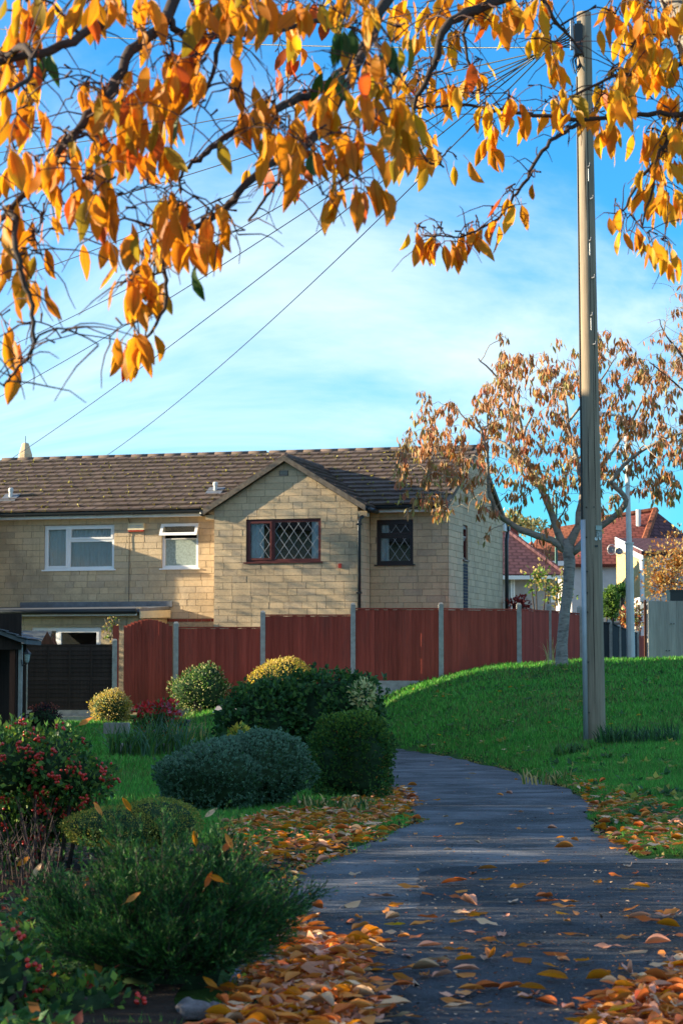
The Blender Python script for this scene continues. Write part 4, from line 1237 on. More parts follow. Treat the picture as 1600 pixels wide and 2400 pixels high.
M_GREYREND = simple('grey_render', (.33, .31, .29), .95, .1, .15, 3, .01); M_PINKREND = simple('pinkish_render', (.50, .45, .42), .95, .1, .08, 3)
M_YELLOW = simple('buff_brickwork', (.56, .40, .18), .9, .1, .2, 8)
def roof_slope(house, name, p, mat):
    """Thick roof slope from four corners: eave a, eave b, ridge b, ridge a."""
    p = [Vector(q) for q in p]
    ex = (p[1] - p[0]).normalized(); n_ = ex.cross(p[-1] - p[0]).normalized(); ey = n_.cross(ex)
    M = Matrix((ex, ey, n_)).transposed().to_4x4(); M.translation = p[0]; Mi = M.inverted()
    l = [Mi @ q for q in p]
    m = MB(); k = len(l)
    m.add([q for q in l] + [q - Vector((0, 0, .12)) for q in l], [tuple(range(k)), tuple(range(2 * k - 1, k - 1, -1))] + [(i, k + i, k + (i + 1) % k, (i + 1) % k) for i in range(k)])
    o = m.build(name, mat, house)
    M2 = M.copy(); M2.translation = M.translation - Vector(house.location); o.matrix_local = M2
    return o
def win(house, px0, py0, px1, py1, Y, name='window'):
    a, b = at(px0, py0, Y - .06), at(px1, py1, Y - .06)
    o = MB().box(a.x, b.x, Y - .06, Y + .02, b.z, a.z).build(name, M_WHITEPAINT, house, world=True)
    m = MB().box(a.x + .07, b.x - .07, Y - .064, Y - .0605, b.z + .07, a.z - .07).build('pane', M_INTERIOR, o)
    return o
# grey rendered house, hipped plum roof
G = 66.0
h1 = empty('grey_house', at(1240, 1450, G), 'grey rendered house with plum hipped roof beside the stone end wall', 'house')
xl_, xr_ = at(1100, 0, G).x, at(1312, 0, G).x; ze = at(0, 1346, G).z
MB().box(xl_, xr_ - .25, G + .3, G + 6, -.3, ze - .02).build('wall', M_GREYREND, h1, world=True)
hp = at(1190, 1247, G + 3); 
roof_slope(h1, 'roof', [(xl_, G, ze), (xr_, G, ze), (hp.x, G + 3, hp.z), (xl_, G + 3, hp.z)], M_PURPLE_ROOF)
roof_slope(h1, 'roof', [(xr_, G, ze), (xr_, G + 6.3, ze), (hp.x, G + 3, hp.z)], M_PURPLE_ROOF)
MB().tube([(xr_, G, ze + .04), (hp.x, G + 3, hp.z + .04)], .07, 6).build('hip_tile', M_PURPLE_ROOF, h1, world=True)
MB().box(xl_, xr_ + .05, G - .08, G - .02, ze - .16, ze - .04).build('gutter', M_WHITEPAINT, h1, world=True)
cc = at(1195, 1235, G + 4); MB().box(cc.x - .25, cc.x + .25, G + 3.8, G + 4.3, cc.z - .6, cc.z).build('chimney', M_REDBRICK, h1, world=True)
win(h1, 1290, 1375, 1304, 1412, G + .3); win(h1, 1196, 1352, 1206, 1440, G + .3, 'door')
# orange roofed house further off
O_ = 90.0
h2 = empty('orange_roofed_house', at(1300, 1450, O_), 'house with weathered orange tiled roof behind the tree trunk', 'house')
a, b, c, d = at(1225, 1312, O_), at(1400, 1314, O_), at(1390, 1222, O_ + 3.5), at(1270, 1240, O_ + 3.5)
roof_slope(h2, 'roof', [a, b, c, d], M_ORANGE_ROOF)
MB().box(a.x, b.x, O_ + .2, O_ + 6, -.3, a.z).build('wall', M_YELLOW, h2, world=True)
MB().box(a.x, b.x, O_ - .05, O_ + .02, a.z - .25, a.z - .05).build('fascia', M_WHITEPAINT, h2, world=True)
g0, g1, g2 = at(1228, 1300, O_ - 2.0), at(1262, 1300, O_ - 2.0), at(1246, 1268, O_ - 2.0)
MB().ext([(g0.x, g0.z), (g1.x, g1.z), (g2.x, g2.z)], O_ - 2, O_ + 2, lambda u, z, n: (u, n, z)).build('dormer', M_ORANGE_ROOF, h2, world=True)
MB().ext([(g0.x + .15, g0.z), (g1.x - .15, g1.z), (g2.x, g2.z - .18)], O_ - 2.05, O_ - 2.002, lambda u, z, n: (u, n, z)).build('gable_front', M_WHITEPAINT, h2, world=True)
# big red roof with hip
B_ = 80.0
h3 = empty('red_roofed_house', at(1500, 1450, B_), 'large house with red hipped roof right of the telegraph pole', 'house')
a, b, c, d, e_ = at(1330, 1322, B_), at(1475, 1322, B_), at(1535, 1196, B_ + 4), at(1440, 1203, B_ + 4), at(1370, 1245, B_ + 3)
roof_slope(h3, 'roof', [a, at(1490, 1322, B_), at(1535, 1197, B_ + 4.2), at(1372, 1222, B_ + 4.2)], M_RED_ROOF)
r1 = at(1535, 1197, B_ + 4.2)
roof_slope(h3, 'roof', [at(1490, 1322, B_), at(1700, 1330, B_ + 2.5), r1], M_PURPLE_ROOF)
MB().tube([at(1490, 1320, B_ - .02), r1 + Vector((0, 0, .03))], .14, 6).build('hip_tile', M_ORANGE_ROOF, h3, world=True)
MB().tube([at(1372, 1221, B_ + 4.2), r1 + Vector((0, 0, .03))], .12, 6).build('ridge_tile', M_ORANGE_ROOF, h3, world=True)
MB().box(at(1330, 0, B_).x, at(1640, 0, B_).x, B_ + .3, B_ + 8, -.3, a.z - .02).build('wall', M_PINKREND, h3, world=True)
c = at(1495, 1215, B_ + 3); MB().tube([c - Vector((0, 0, .4)), c + Vector((0, 0, .35))], .1, 8).build('flue_pipe', M_GALV, h3, world=True)
# buff extension with a sloping white bargeboard: side wall lit by the sun
Q = 68.0
h4 = empty('buff_extension', at(1500, 1450, Q), 'buff extension with white sloping bargeboard and mauve roof by the lamp column', 'extension')
s0, s1 = at(1443, 1268, Q + 3.2), at(1508, 1300, Q)
fr_ = at(1640, 1300, Q + .4)
for nm, mt, ps in (('side_wall', M_YELLOW, [(s0.x, Q + 3.2, -.3), (s1.x, Q, -.3), (s1.x, Q, s1.z), (s0.x, Q + 3.2, s0.z)]), ('front_wall', M_GREYREND, [(s1.x, Q, -.3), (fr_.x, Q + .4, -.3), (fr_.x, Q + .4, s1.z), (s1.x, Q, s1.z)])):
    ps = [Vector(p) for p in ps]; nn = (ps[1] - ps[0]).cross(ps[3] - ps[0]).normalized() * -.2
    m = MB(); m.hexa([ps[0], ps[1], ps[1] + nn, ps[0] + nn, ps[3], ps[2], ps[2] + nn, ps[3] + nn]); m.build(nm, mt, h4, world=True)
roof_slope(h4, 'roof', [(s1.x - .1, Q - .15, s1.z + .1), (fr_.x, Q + .2, s1.z + .1), (fr_.x + 1.0, Q + 3.4, s0.z + .1), (s0.x, Q + 3.2, s0.z + .1)], M_PURPLE_ROOF)
d_ = Vector((s1.x - s0.x, Q - (Q + 3.2), 0)).normalized()
a, b = Vector((s0.x, Q + 3.2, s0.z)), Vector((s1.x, Q, s1.z)); o_ = Vector((-.05, -.06, 0))
m = MB(); m.hexa([a + o_ - Vector((0, 0, .2)), b + o_ - Vector((0, 0, .2)), b - Vector((0, 0, .2)), a - Vector((0, 0, .2)), a + o_ + Vector((0, 0, .13)), b + o_ + Vector((0, 0, .13)), b + Vector((0, 0, .13)), a + Vector((0, 0, .13))]); m.build('bargeboard', M_WHITEPAINT, h4, world=True)
win(h4, 1554, 1308, 1575, 1336, Q + .12)
mb = MB(); c = at(1503, 1310, Q - .1); mb.tube([c, (c.x, c.y, 0)], .07, 8); mb.build('downpipe', M_WHITEPAINT, h4, world=True)
# satellite dishes
for i, (px, py) in enumerate(((1432, 1288), (1450, 1292))):
    c = at(px, py, Q + 1.5 - i)
    t = empty('satellite_dish', c, ('grey satellite dish clear of the buff wall' if i == 0 else 'grey satellite dish fixed against the buff wall'), 'satellite dish', 'satellite dishes on the buff extension')
    ring = [c + Vector((.13 * math.cos(q), -.03 * math.sin(q), .16 * math.sin(q))) for q in [k * 2 * math.pi / 14 for k in range(15)]]
    MB().tube(ring, .012, 5).build('rim', M_GALV, t, world=True)
    m = MB(); m.tube([c + Vector((0, .03, 0)), c + Vector((0, .02, 0)), c + Vector((0, .0, 0))], [.02, .07, .115], 14); m.build('dish', M_LEAD, t, world=True)
    m = MB(); m.tube([c, c + Vector((.25, .1, -.1)), c + Vector((.3, .2, .1))], .02, 6); m.build('arm', M_GALV, t, world=True)
# sheds over the lawn crest
def small_shed(label, px0, px1, pyr, pye, Y, wallm, roofm):
    t = empty('timber_shed', at((px0 + px1) / 2, 1500, Y), label, 'shed')
    a, b = at(px0, pye, Y), at(px1, pye, Y); r = at((px0 + px1) / 2, pyr, Y + 1)
    MB().box(a.x + .1, b.x - .1, Y + .15, Y + 2, .2, a.z - .02).build('wall', wallm, t, world=True)
    roof_slope(t, 'roof', [a, b, (b.x, Y + 1.1, r.z), (a.x, Y + 1.1, r.z)], roofm)
    return t
small_shed('low shed with dark felt roof behind the telegraph pole', 1400, 1462, 1425, 1460, 60, M_SHEDWOOD, M_FELT)
sh2 = empty('timber_shed', at(1500, 1500, 61), 'narrow pale shed with pitched gable between lamp column and plank fence', 'shed')
a, b, r = at(1488, 1447, 61), at(1540, 1447, 61), at(1522, 1418, 61)
MB().ext([(a.x, .2), (b.x, .2), (b.x, a.z), (r.x, r.z), (a.x, a.z)], 61, 63, lambda u, z, n: (u, n, z)).build('wall', M_GREYWOOD, sh2, world=True)
for q in (a, b):
    m = MB(); m.hexa([(q.x - .05, 60.9, q.z - .06), (r.x, 60.9, r.z - .04), (r.x, 63, r.z - .04), (q.x - .05, 63, q.z - .06), (q.x - .05, 60.9, q.z + .06), (r.x, 60.9, r.z + .08), (r.x, 63, r.z + .08), (q.x - .05, 63, q.z + .06)]); m.build('roof', M_FELT, sh2, world=True)
c = at(1505, 1430, 60.8); MB().box(c.x - .05, c.x + .05, 60.85, 60.95, .2, c.z).build('corner_post', M_WHITEPAINT, sh2, world=True)
bx = at(1590, 1393, 48); t = empty('black_tank', (bx.x, 48, .5), 'black box-shaped tank showing above the grey plank fence', 'tank')
m = MB(); m.box(bx.x - .2, bx.x + .5, 48, 48.5, .5, at(0, 1384, 48).z); m.build('box', M_BLACK, t, world=True)
MB().box(bx.x - .22, bx.x + .52, 47.98, 48.52, at(0, 1384, 48).z - .02, at(0, 1384, 48).z + .02).build('lid', M_BLACK, t, world=True)
wh = at(1490, 1400, 63); t = empty('white_outbuilding', (wh.x, 63, .3), 'low white flat roof below the orange bush', 'outbuilding')
MB().box(at(1484, 0, 63).x, at(1620, 0, 63).x, 63, 65, at(0, 1410, 63).z, at(0, 1400, 63).z).build('flat_roof', M_WHITEPAINT, t, world=True)
MB().box(at(1488, 0, 63).x, at(1620, 0, 63).x, 63.1, 65, .2, at(0, 1410, 63).z - .005).build('wall', M_PINKREND, t, world=True)

# ================================================================== SHRUBS
def ico(c, r, sub=3, bump=.06, seed=0):
    bm = bmesh.new(); bmesh.ops.create_icosphere(bm, subdivisions=sub, radius=1)
    V = np.array([v.co[:] for v in bm.verts]); Fc = np.array([[v.index for v in f.verts] for f in bm.faces]); bm.free()
    k = 1 + bump * (np.sin(V[:, 0] * 5 + seed) + np.sin(V[:, 1] * 6 + seed * 2) + np.sin(V[:, 2] * 7 + seed * 3)) / 1.5
    return V * k[:, None] * np.array(r) + np.array(c), Fc
M_INNER = simple('core_shade', (.026, .048, .022), .95, .05, .4, 20)  # core colour stands in for the shade between the leaves
def lobes_points(lobes, n, jit=.07, bump=.07, power=1.0, zmin=None, seed=0, cut=.8):
    """Points and outward normals spread over the skin of overlapping ellipsoids (power 1: plain ellipsoid; lower: boxier)."""
    ar = np.array([l[3] * l[4] + l[3] * l[5] + l[4] * l[5] for l in lobes]); cnt = (n * ar / ar.sum()).astype(int)
    P, N = [], []
    for i, (l, c) in enumerate(zip(lobes, cnt)):
        d = rdir(c)
        if power != 1.0:
            q = (np.abs(d) ** (2 / power)).sum(1) ** (-power / 2); base_ = d * q[:, None]
        else: base_ = d
        k = 1 + bump * (np.sin(d[:, 0] * 5 + i + seed) + np.sin(d[:, 1] * 6 + i * 2 + seed) + np.sin(d[:, 2] * 7 + i * 3)) / 1.5 - np.abs(rng.normal(size=c)) * jit + np.where(rng.random(c) < .07, rng.random(c) * .16, 0)
        p = base_ * k[:, None] * np.array(l[3:6]) + np.array(l[:3])
        nn = unit(d / np.array(l[3:6]))
        ok = np.ones(c, bool)
        for j, m in enumerate(lobes):
            if j != i: ok &= (((p - np.array(m[:3])) / (np.array(m[3:6]) * cut)) ** 2).sum(1) > 1
        ok &= p[:, 2] > (gz(p[:, 0], p[:, 1]) + .01)
        P.append(p[ok]); N.append(nn[ok])
    return np.concatenate(P), np.concatenate(N)
def shrub(name, label, base, lobes, n, size, mats, weights, cat='shrub', T=T_LO, Tf=F_LO, jit=.07, bump=.07, power=1.0, out=.7, upb=.25, flat=.5, group=None, wid=None, stems=5, core=.84, cut=.8, stem_r=.012, seed=0, root=None, part='foliage', ros=0, top=None):
    """Shrub: stems, a solid core painted dark for the inner shade and a skin of many small leaves."""
    if root is None: root = empty(name, base, label, cat, group)
    P, N = lobes_points(lobes, n if not ros else n // ros, jit, bump, power, seed=seed, cut=cut)
    if ros:                                   # little shoots: several leaves around one tip
        P = np.repeat(P, ros, 0) + rng.normal(size=(len(P) * ros, 3)) * size[0] * .35; N = np.repeat(N, ros, 0)
    k = len(P)
    tip = N * out + rdir(k) * (1 - out * .6) + np.array([0, 0, upb])
    nr_ = N * flat + rdir(k) * (1 - flat) + np.array([0, 0, .25])
    sz = rng.uniform(size[0], size[1], k)
    mi = rng.choice(len(mats), k, p=np.array(weights) / sum(weights))
    if top: mi = np.where((N[:, 2] > .35) & (rng.random(k) < top[1] * np.clip((N[:, 2] - .2) * 1.4, 0, 1)), top[0], mi)   # more of the top material where the skin faces up
    Vv, Ff, Mi = scatter(T, Tf, P, tip, nr_, sz, mi)
    o = np_obj(part, Vv, Ff, Mi, mats, root); o['kind'] = 'stuff'
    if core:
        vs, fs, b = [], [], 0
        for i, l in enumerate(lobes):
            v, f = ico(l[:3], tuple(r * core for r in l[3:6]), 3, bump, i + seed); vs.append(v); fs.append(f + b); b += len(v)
        np_obj('shade_core', np.concatenate(vs), np.concatenate(fs), None, [M_INNER], root, smooth=True)
    if stems:
        st = MB(); B = Vector(base)
        for i in range(stems):
            l = lobes[i % len(lobes)]; e = Vector(l[:3]) + Vector((random.uniform(-.6, .6) * l[3], random.uniform(-.6, .6) * l[4], random.uniform(-.2, .5) * l[5]))
            s_ = Vector((B.x + random.uniform(-.25, .25) * l[3] + (l[0] - B.x) * .6, B.y + (l[1] - B.y) * .6, 0)); s_.z = g(s_.x, s_.y) - .05
            st.tube([s_, s_.lerp(e, .5) + Vector((random.uniform(-.04, .04), random.uniform(-.04, .04), .02)), e], [stem_r, stem_r * .8, stem_r * .4], 6)
        o = st.build('stems', M_BARK2, root, smooth=True, world=True); o['kind'] = 'stuff'
    return root
def box_lobe(x0, y0, x1, y1, Y, dep=None, zb=None):
    """Ellipsoid filling a picture rectangle at a distance."""
    a, b = at(x0, y0, Y), at(x1, y1, Y)
    rx = (b.x - a.x) / 2; z1, z0 = a.z, b.z if zb is None else zb
    return ((a.x + b.x) / 2, Y + 0, (z0 + z1) / 2, rx, dep or rx, (z1 - z0) / 2)

F_DARK = fol('leaf_dark_evergreen', (.024, .070, .022)); F_DARK2 = fol('leaf_deep_green', (.042, .115, .028)); F_MIDG = fol('leaf_mid_green', (.085, .165, .030)); F_LIME = fol('leaf_lime', (.14, .22, .03))
F_BLUE = fol('leaf_blue_green', (.085, .165, .098)); F_BLUE2 = fol('leaf_pale_blue_green', (.150, .245, .155)); F_YELL = fol('leaf_golden', (.52, .37, .05), tf=.35); F_YELL2 = fol('leaf_straw', (.46, .33, .11), tf=.3); F_CREAMV = fol('leaf_cream_edge', (.52, .46, .20))
F_PURP = fol('leaf_purple', (.030, .012, .020)); F_REDTIP = fol('leaf_red_tip', (.24, .05, .03)); F_JUN = fol('needle_green', (.018, .070, .020), tf=.15); F_JUN2 = fol('needle_bright', (.060, .180, .030), tf=.2); F_JUN3 = fol('needle_brown_tip', (.12, .10, .04), tf=.15)
F_RUST = fol('leaf_rust', (.30, .11, .02)); F_AUT = fol('leaf_autumn_orange', (.34, .17, .035)); F_ACER = fol('leaf_acer_red', (.20, .022, .02)); F_MOSSY = fol('leaf_mossy_gold', (.34, .29, .05))
M_BERRY = simple('red_berry', (.55, .025, .014), .3, .5, .2, 30)
M_REDFLOWER = leafmat('red_petal', (.62, .025, .03), (.7, .04, .03), .3); M_PINKFLOWER = leafmat('pink_petal', (.60, .18, .26), (.6, .2, .3), .3)

# blue-green dome
Y0 = 15.6
shrub('dome_shrub', 'wide rounded blue-green shrub clipped into a low double dome', gp(560, 1900), [box_lobe(374, 1738, 640, 1912, Y0, .40), box_lobe(480, 1715, 735, 1890, Y0 + .25, .40)], 46000, (.013, .024), [F_BLUE, F_BLUE2, F_DARK2], [6, 2, 2], jit=.08, bump=.09, out=.75, flat=.1, upb=.3, ros=9, core=.88, top=(1, .75))
# boxy privet by the path
Y1 = 17.2
shrub('clipped_box_shrub', 'dark clipped box-shaped shrub at the edge of the path', gp(830, 1868), [box_lobe(732, 1676, 925, 1880, Y1, .32), box_lobe(745, 1672, 900, 1790, Y1, .28)], 30000, (.013, .028), [F_DARK2, F_MIDG, F_LIME, F_DARK, F_RUST], [5, 3, .6, 2, .25], jit=.14, bump=.09, power=.62, out=.75, flat=.25, upb=.5, cut=.6, ros=6, core=.86, top=(2, .6))
# big dark shrub behind
Y2 = 21.5
shrub('large_evergreen_shrub', 'large dark glossy evergreen behind the clipped box-shaped shrub', gp(700, 1800), [box_lobe(521, 1600, 735, 1790, Y2, .42, zb=-.3), box_lobe(635, 1579, 902, 1790, Y2, .45, zb=-.3)], 17000, (.035, .075), [F_DARK, F_DARK2, F_MIDG], [4, 5, 2], jit=.14, bump=.07, power=.62, out=.5, flat=.5, stems=7, ros=5, core=.84, cut=.6, top=(2, .3))
# variegated spray on its right shoulder
shrub('variegated_shrub', 'cream variegated shrub leaning from the big evergreen', gp(860, 1790), [box_lobe(822, 1590, 880, 1660, Y2 - .6, .12)], 260, (.03, .06), [F_CREAMV, F_YELL2, F_MIDG], [4, 2, 2], jit=.3, core=None, stems=3)
shrub('golden_spray', 'small golden leafy plant between the big evergreen and the dome', gp(560, 1790), [box_lobe(535, 1700, 590, 1745, 19.5, .1)], 220, (.03, .055), [F_YELL, F_LIME], [3, 2], jit=.3, core=None, stems=3, cat='plant')
# golden bushes near the fence
Yg = 45.2
shrub('golden_dome_shrub', 'bright golden clipped dome in front of the red fence', gp(655, 1640, hi=44), [box_lobe(598, 1543, 737, 1640, Yg, .55), box_lobe(576, 1572, 640, 1650, Yg - .2, .3)], 5200, (.03, .06), [F_YELL, F_YELL2, F_LIME], [5, 3, 1], jit=.05, bump=.05, out=.8, flat=.3)
shrub('round_straw_shrub', 'round straw-yellow shrub in front of the brown fence', gp(262, 1695, hi=44), [box_lobe(214, 1617, 310, 1705, 44.8, .36)], 3200, (.025, .055), [F_YELL2, F_YELL, F_CREAMV, F_LIME], [5, 3, 2, 1], jit=.12, bump=.08, out=.85, flat=.3)
shrub('variegated_round_shrub', 'loose cream-flecked green shrub between gate and golden dome', gp(475, 1665, hi=44), [box_lobe(398, 1568, 545, 1672, 45.3, .5), box_lobe(430, 1556, 530, 1640, 45.3, .4)], 3600, (.03, .07), [F_MIDG, F_CREAMV, F_DARK2, F_LIME], [3, 2.6, 4, 1], jit=.14, bump=.09, out=.8, upb=.5, flat=.3)
pur = shrub('purple_shrub', 'small dark purple shrub with red tips at the porch', gp(105, 1708, hi=44), [box_lobe(70, 1655, 142, 1716, 38.5, .28)], 1500, (.025, .05), [F_PURP, F_DARK], [5, 1], jit=.1)
shrub('', '', gp(105, 1708, hi=44), [box_lobe(72, 1648, 138, 1672, 38.5, .2)], 160, (.03, .05), [F_REDTIP, F_PURP], [4, 1], jit=.2, core=None, stems=0, root=pur, part='red_shoots')
# mossy mound
shrub('mossy_mound_shrub', 'low golden-green mossy mound behind the juniper', gp(310, 1985), [box_lobe(148, 1890, 400, 1990, 9.8, .25), box_lobe(260, 1872, 475, 1985, 9.9, .25)], 14000, (.005, .012), [F_MOSSY, F_LIME, F_MIDG], [5, 1, 2], jit=.06, bump=.05)

# juniper: feathery plumes with side shoots
def juniper():
    B = gp(375, 2330)
    root = empty('spreading_juniper', B, 'feathery dark green juniper spreading over the path edge', 'shrub')
    pos, tip, nr_, sz, mi = [], [], [], [], []
    st = MB(); r = np.random.default_rng(5)
    def shoot(P_, nn, n0, n1, lo, tipc):
        m = len(P_) - 1
        t = r.uniform(lo, 1.0, nn); idx = np.minimum((t * m).astype(int), m - 1)
        c = P_[idx] + (P_[idx + 1] - P_[idx]) * (t * m - idx)[:, None]
        dd = unit(P_[idx + 1] - P_[idx]); side = r.normal(size=(nn, 3)); side = unit(side - dd * (side * dd).sum(1, keepdims=True))
        pos.append(c); tip.append(dd + side * r.uniform(.25, .7, nn)[:, None]); nr_.append(r.normal(size=(nn, 3))); sz.append(r.uniform(n0, n1, nn))
        q = r.random(nn); mi.append(np.where(q < .05, 2, np.where((q < tipc) | (t > .88), 1, 0)))
    def plume(o, d_, L, br, wood=True):
        m = 6; a = r.uniform(0, 6); pts = []
        for i in range(m + 1):
            t = i / m; p = o + d_ * L * t + np.array([0, 0, 1]) * (.18 * L * t * t) + np.array([math.cos(a * 3 + i), math.sin(a * 2 + i * .7), 0]) * .005 * t
            p[2] = max(p[2], B.z + .012); pts.append(p)
        P_ = np.array(pts)
        if wood: st.tube([tuple(q) for q in pts], list(np.linspace(.003, .001, m + 1)), 4, cap=False)
        shoot(P_, 44, .010, .021, .12, br)
        for i in range(10):
            t = r.uniform(.15, .97); ix = min(int(t * m), m - 1); s0 = P_[ix] + (P_[ix + 1] - P_[ix]) * (t * m - ix)
            dd = unit((P_[ix + 1] - P_[ix])[None])[0]; sd = r.normal(size=3); sd = unit((sd - dd * (sd @ dd))[None])[0]
            l = r.uniform(.04, .085) * (1.25 - .6 * t)
            Q = np.array([s0 + (dd * .8 + sd * .55) * l * u + np.array([0, 0, .12 * l * u * u]) for u in (0, .33, .66, 1)])
            shoot(Q, 15, .008, .017, .05, br)
    boughs = [(1.15, .95, .46), (.35, .55, .40), (-.5, .35, .44), (2.2, .7, .40), (3.3, .9, .42), (2.9, .5, .40), (4.2, .8, .36), (4.9, .7, .34), (5.6, .85, .40), (0.0, 1.05, .46), (.25, 1.2, .42), (-.35, 1.15, .44), (3.0, 1.2, .42), (3.6, 1.2, .40), (4.4, 1.25, .34), (5.1, 1.3, .34), (5.8, 1.2, .38), (4.7, .3, .36), (1.6, .2, .40), (0, .1, .36), (3.1, .2, .40), (4.0, 1.45, .36), (5.4, 1.45, .36), (4.7, 1.45, .34), (2.6, 1.0, .38), (.7, .8, .4)]
    for bi, (a, inc, L) in enumerate(boughs):
        a += r.normal() * .1; L *= .94
        d_ = np.array([math.cos(a) * math.sin(inc), math.sin(a) * math.sin(inc) * .75, math.cos(inc) * .84])
        o = np.array([B.x + math.cos(a) * .05, B.y + .24 + math.sin(a) * .05, B.z + .01])
        ax_ = np.array([o + d_ * L * t * .72 + np.array([0, 0, .05 * t * t]) for t in np.linspace(0, 1, 6)])
        st.tube([tuple(q) for q in ax_], list(np.linspace(.009, .003, 6)), 5, cap=False)
        tint_b = r.uniform(-.06, .1)
        for k in range(26):
            t = r.uniform(.25, 1.0); ix = min(int(t * 5), 4); s0 = ax_[ix] + (ax_[ix + 1] - ax_[ix]) * (t * 5 - ix)
            dv = unit((d_ + r.normal(size=3) * .30 + np.array([0, 0, .2]))[None])[0]
            hgt = (s0[2] - B.z) / .36
            plume(s0, dv, r.uniform(.11, .20), max(.05, .10 + .40 * max(0, hgt - .3) + tint_b), k % 2 == 0)  # more bright needles higher up: the lit top is put into the colour
    Vv, Ff, Mi = scatter(T_ND * np.array([1.5, 1, 1]), F_ND, np.concatenate(pos), np.concatenate(tip), np.concatenate(nr_), np.concatenate(sz), np.concatenate(mi))
    o = np_obj('foliage', Vv, Ff, Mi, [F_JUN, F_JUN2, F_JUN3], root); o['kind'] = 'stuff'
    o = st.build('stems', M_BARK2, root, world=True); o['kind'] = 'stuff'
    v, f = ico((B.x, B.y + .24, B.z + .04), (.17, .12, .10), 3, .1); np_obj('shade_core', v, f, None, [M_INNER], root, smooth=True)  # solid core, its dark colour standing for inner shade
juniper()

# berried shrub at the left edge: leaves, berries in clusters
def berry_shrub(name, label, lobes, B, n, nb, lsize=(.02, .04), seed=3):
    root = shrub(name, label, B, lobes, n, lsize, [F_DARK2, F_MIDG, F_DARK, F_LIME], [3, 5, 1.5, 2.5], jit=.30, bump=.12, out=.6, flat=.3, core=.6, stems=9)
    P, N = lobes_points(lobes, nb, .12, .12, seed=0)
    me = MB(); me.tube([(0, 0, -.0045), (0, 0, -.003), (0, 0, 0), (0, 0, .003), (0, 0, .0045)], [.0012, .004, .0052, .004, .0012], 7); 
    base_m = me.mesh('berry', M_BERRY, True)
    V0, F0 = ico((0, 0, 0), (.0078, .0078, .0078), 1, 0)
    vs, fs, b = [], [], 0
    for p in P:
        for _ in range(rng.integers(3, 9)):
            vs.append(V0 + p + rng.normal(size=3) * .0105 + np.array([0, -.02, 0])); fs.append(F0 + b); b += len(V0)
    o = np_obj('berries', np.concatenate(vs), np.concatenate(fs), None, [M_BERRY], root, smooth=True); o['kind'] = 'stuff'
    return root
Yb = 10.2
berry_shrub('berried_shrub', 'tall arching shrub full of red berries at the left edge', [box_lobe(-120, 1690, 150, 1900, Yb, .3), box_lobe(40, 1700, 225, 1900, Yb - .05, .25), box_lobe(120, 1765, 275, 1890, Yb - .1, .2), box_lobe(-100, 1850, 110, 2060, Yb + .05, .25), box_lobe(20, 1860, 215, 1985, Yb + .02, .2)], gp(60, 2040), 7500, 300)
berry_shrub('low_berried_plant', 'small dark plant with red berries in the bottom left corner', [box_lobe(-100, 2170, 130, 2430, 5.75, .14), box_lobe(60, 2290, 330, 2440, 5.7, .10)], gp(60, 2395), 900, 26, (.02, .045))
# bare upright stems of the berried shrub's skirt
bs = MB(); root = empty('bare_stem_clump', gp(40, 2080), 'thicket of thin bare stems under the berried shrub', 'plant')
for k in range(90):
    a = gp(random.uniform(-60, 130), random.uniform(2050, 2120)); h = random.uniform(.2, .42)
    bs.tube([a, a + Vector((random.uniform(-.04, .04), random.uniform(-.03, .03), h * .5)), a + Vector((random.uniform(-.09, .09), random.uniform(-.05, .05), h))], [.0022, .0018, .001], 4, cap=False)
o = bs.build('stems', M_TWIG, root, world=True); o['kind'] = 'stuff'

# garden bed: timber edging, strap leaves, red flowers
bed = empty('flower_bed_edging', gp(290, 1745, hi=40), 'low timber edging in front of the strap-leaved plants', 'edging')
e0, e1 = gp(280, 1768, hi=40), gp(410, 1762, hi=40)
m = MB().box(e0.x, e1.x, e0.y - .03, e0.y + .03, e0.z - .1, e0.z + .14).build('plank', M_GREYWOOD, bed, world=True)
def planter(label, px0, px1, pyt, pyb, Y, mat):
    t = empty('planter_box', at((px0 + px1) / 2, pyb, Y), label, 'planter')
    a, b = at(px0, pyt, Y), at(px1, pyb, Y); d = .35
    MB().box(a.x, b.x, Y, Y + .03, b.z, a.z).build('front_board', mat, t, world=True); MB().box(a.x, b.x, Y + d, Y + d + .03, b.z, a.z).build('back_board', mat, t, world=True)
    for x in (a.x, b.x - .03): MB().box(x, x + .03, Y + .031, Y + d - .001, b.z, a.z).build('side_board', mat, t, world=True)
    MB().box(a.x + .031, b.x - .031, Y + .031, Y + d - .001, b.z, a.z - .05).build('soil', M_SOIL, t, world=True)
planter('pale timber planter under the straw-yellow shrub', 243, 300, 1695, 1720, 35.5, M_GREYWOOD)
planter('dark planter below the red flowers', 382, 443, 1688, 1702, 34.5, M_BLACK)
planter('stone trough on the sunlit little lawn', 507, 560, 1683, 1700, 33.0, M_CONC)
rfc = shrub('red_flower_clump', 'clump of red flowering plants beside the straw-yellow shrub', gp(365, 1720, hi=40), [box_lobe(312, 1660, 430, 1735, 34.2, .4)], 1500, (.03, .07), [F_MIDG, F_DARK2, M_REDFLOWER, M_PINKFLOWER], [5, 5, .9, .5], jit=.3, upb=.6, core=.6, cat='plant')
shrub('', '', gp(365, 1720, hi=40), [box_lobe(312, 1648, 360, 1680, 34.0, .2), box_lobe(350, 1640, 425, 1672, 34.1, .2), box_lobe(395, 1662, 425, 1692, 33.9, .1)], 420, (.05, .09), [M_REDFLOWER, M_PINKFLOWER, F_MIDG], [6, 2, 2], jit=.4, core=None, stems=0, root=rfc, part='blossom')
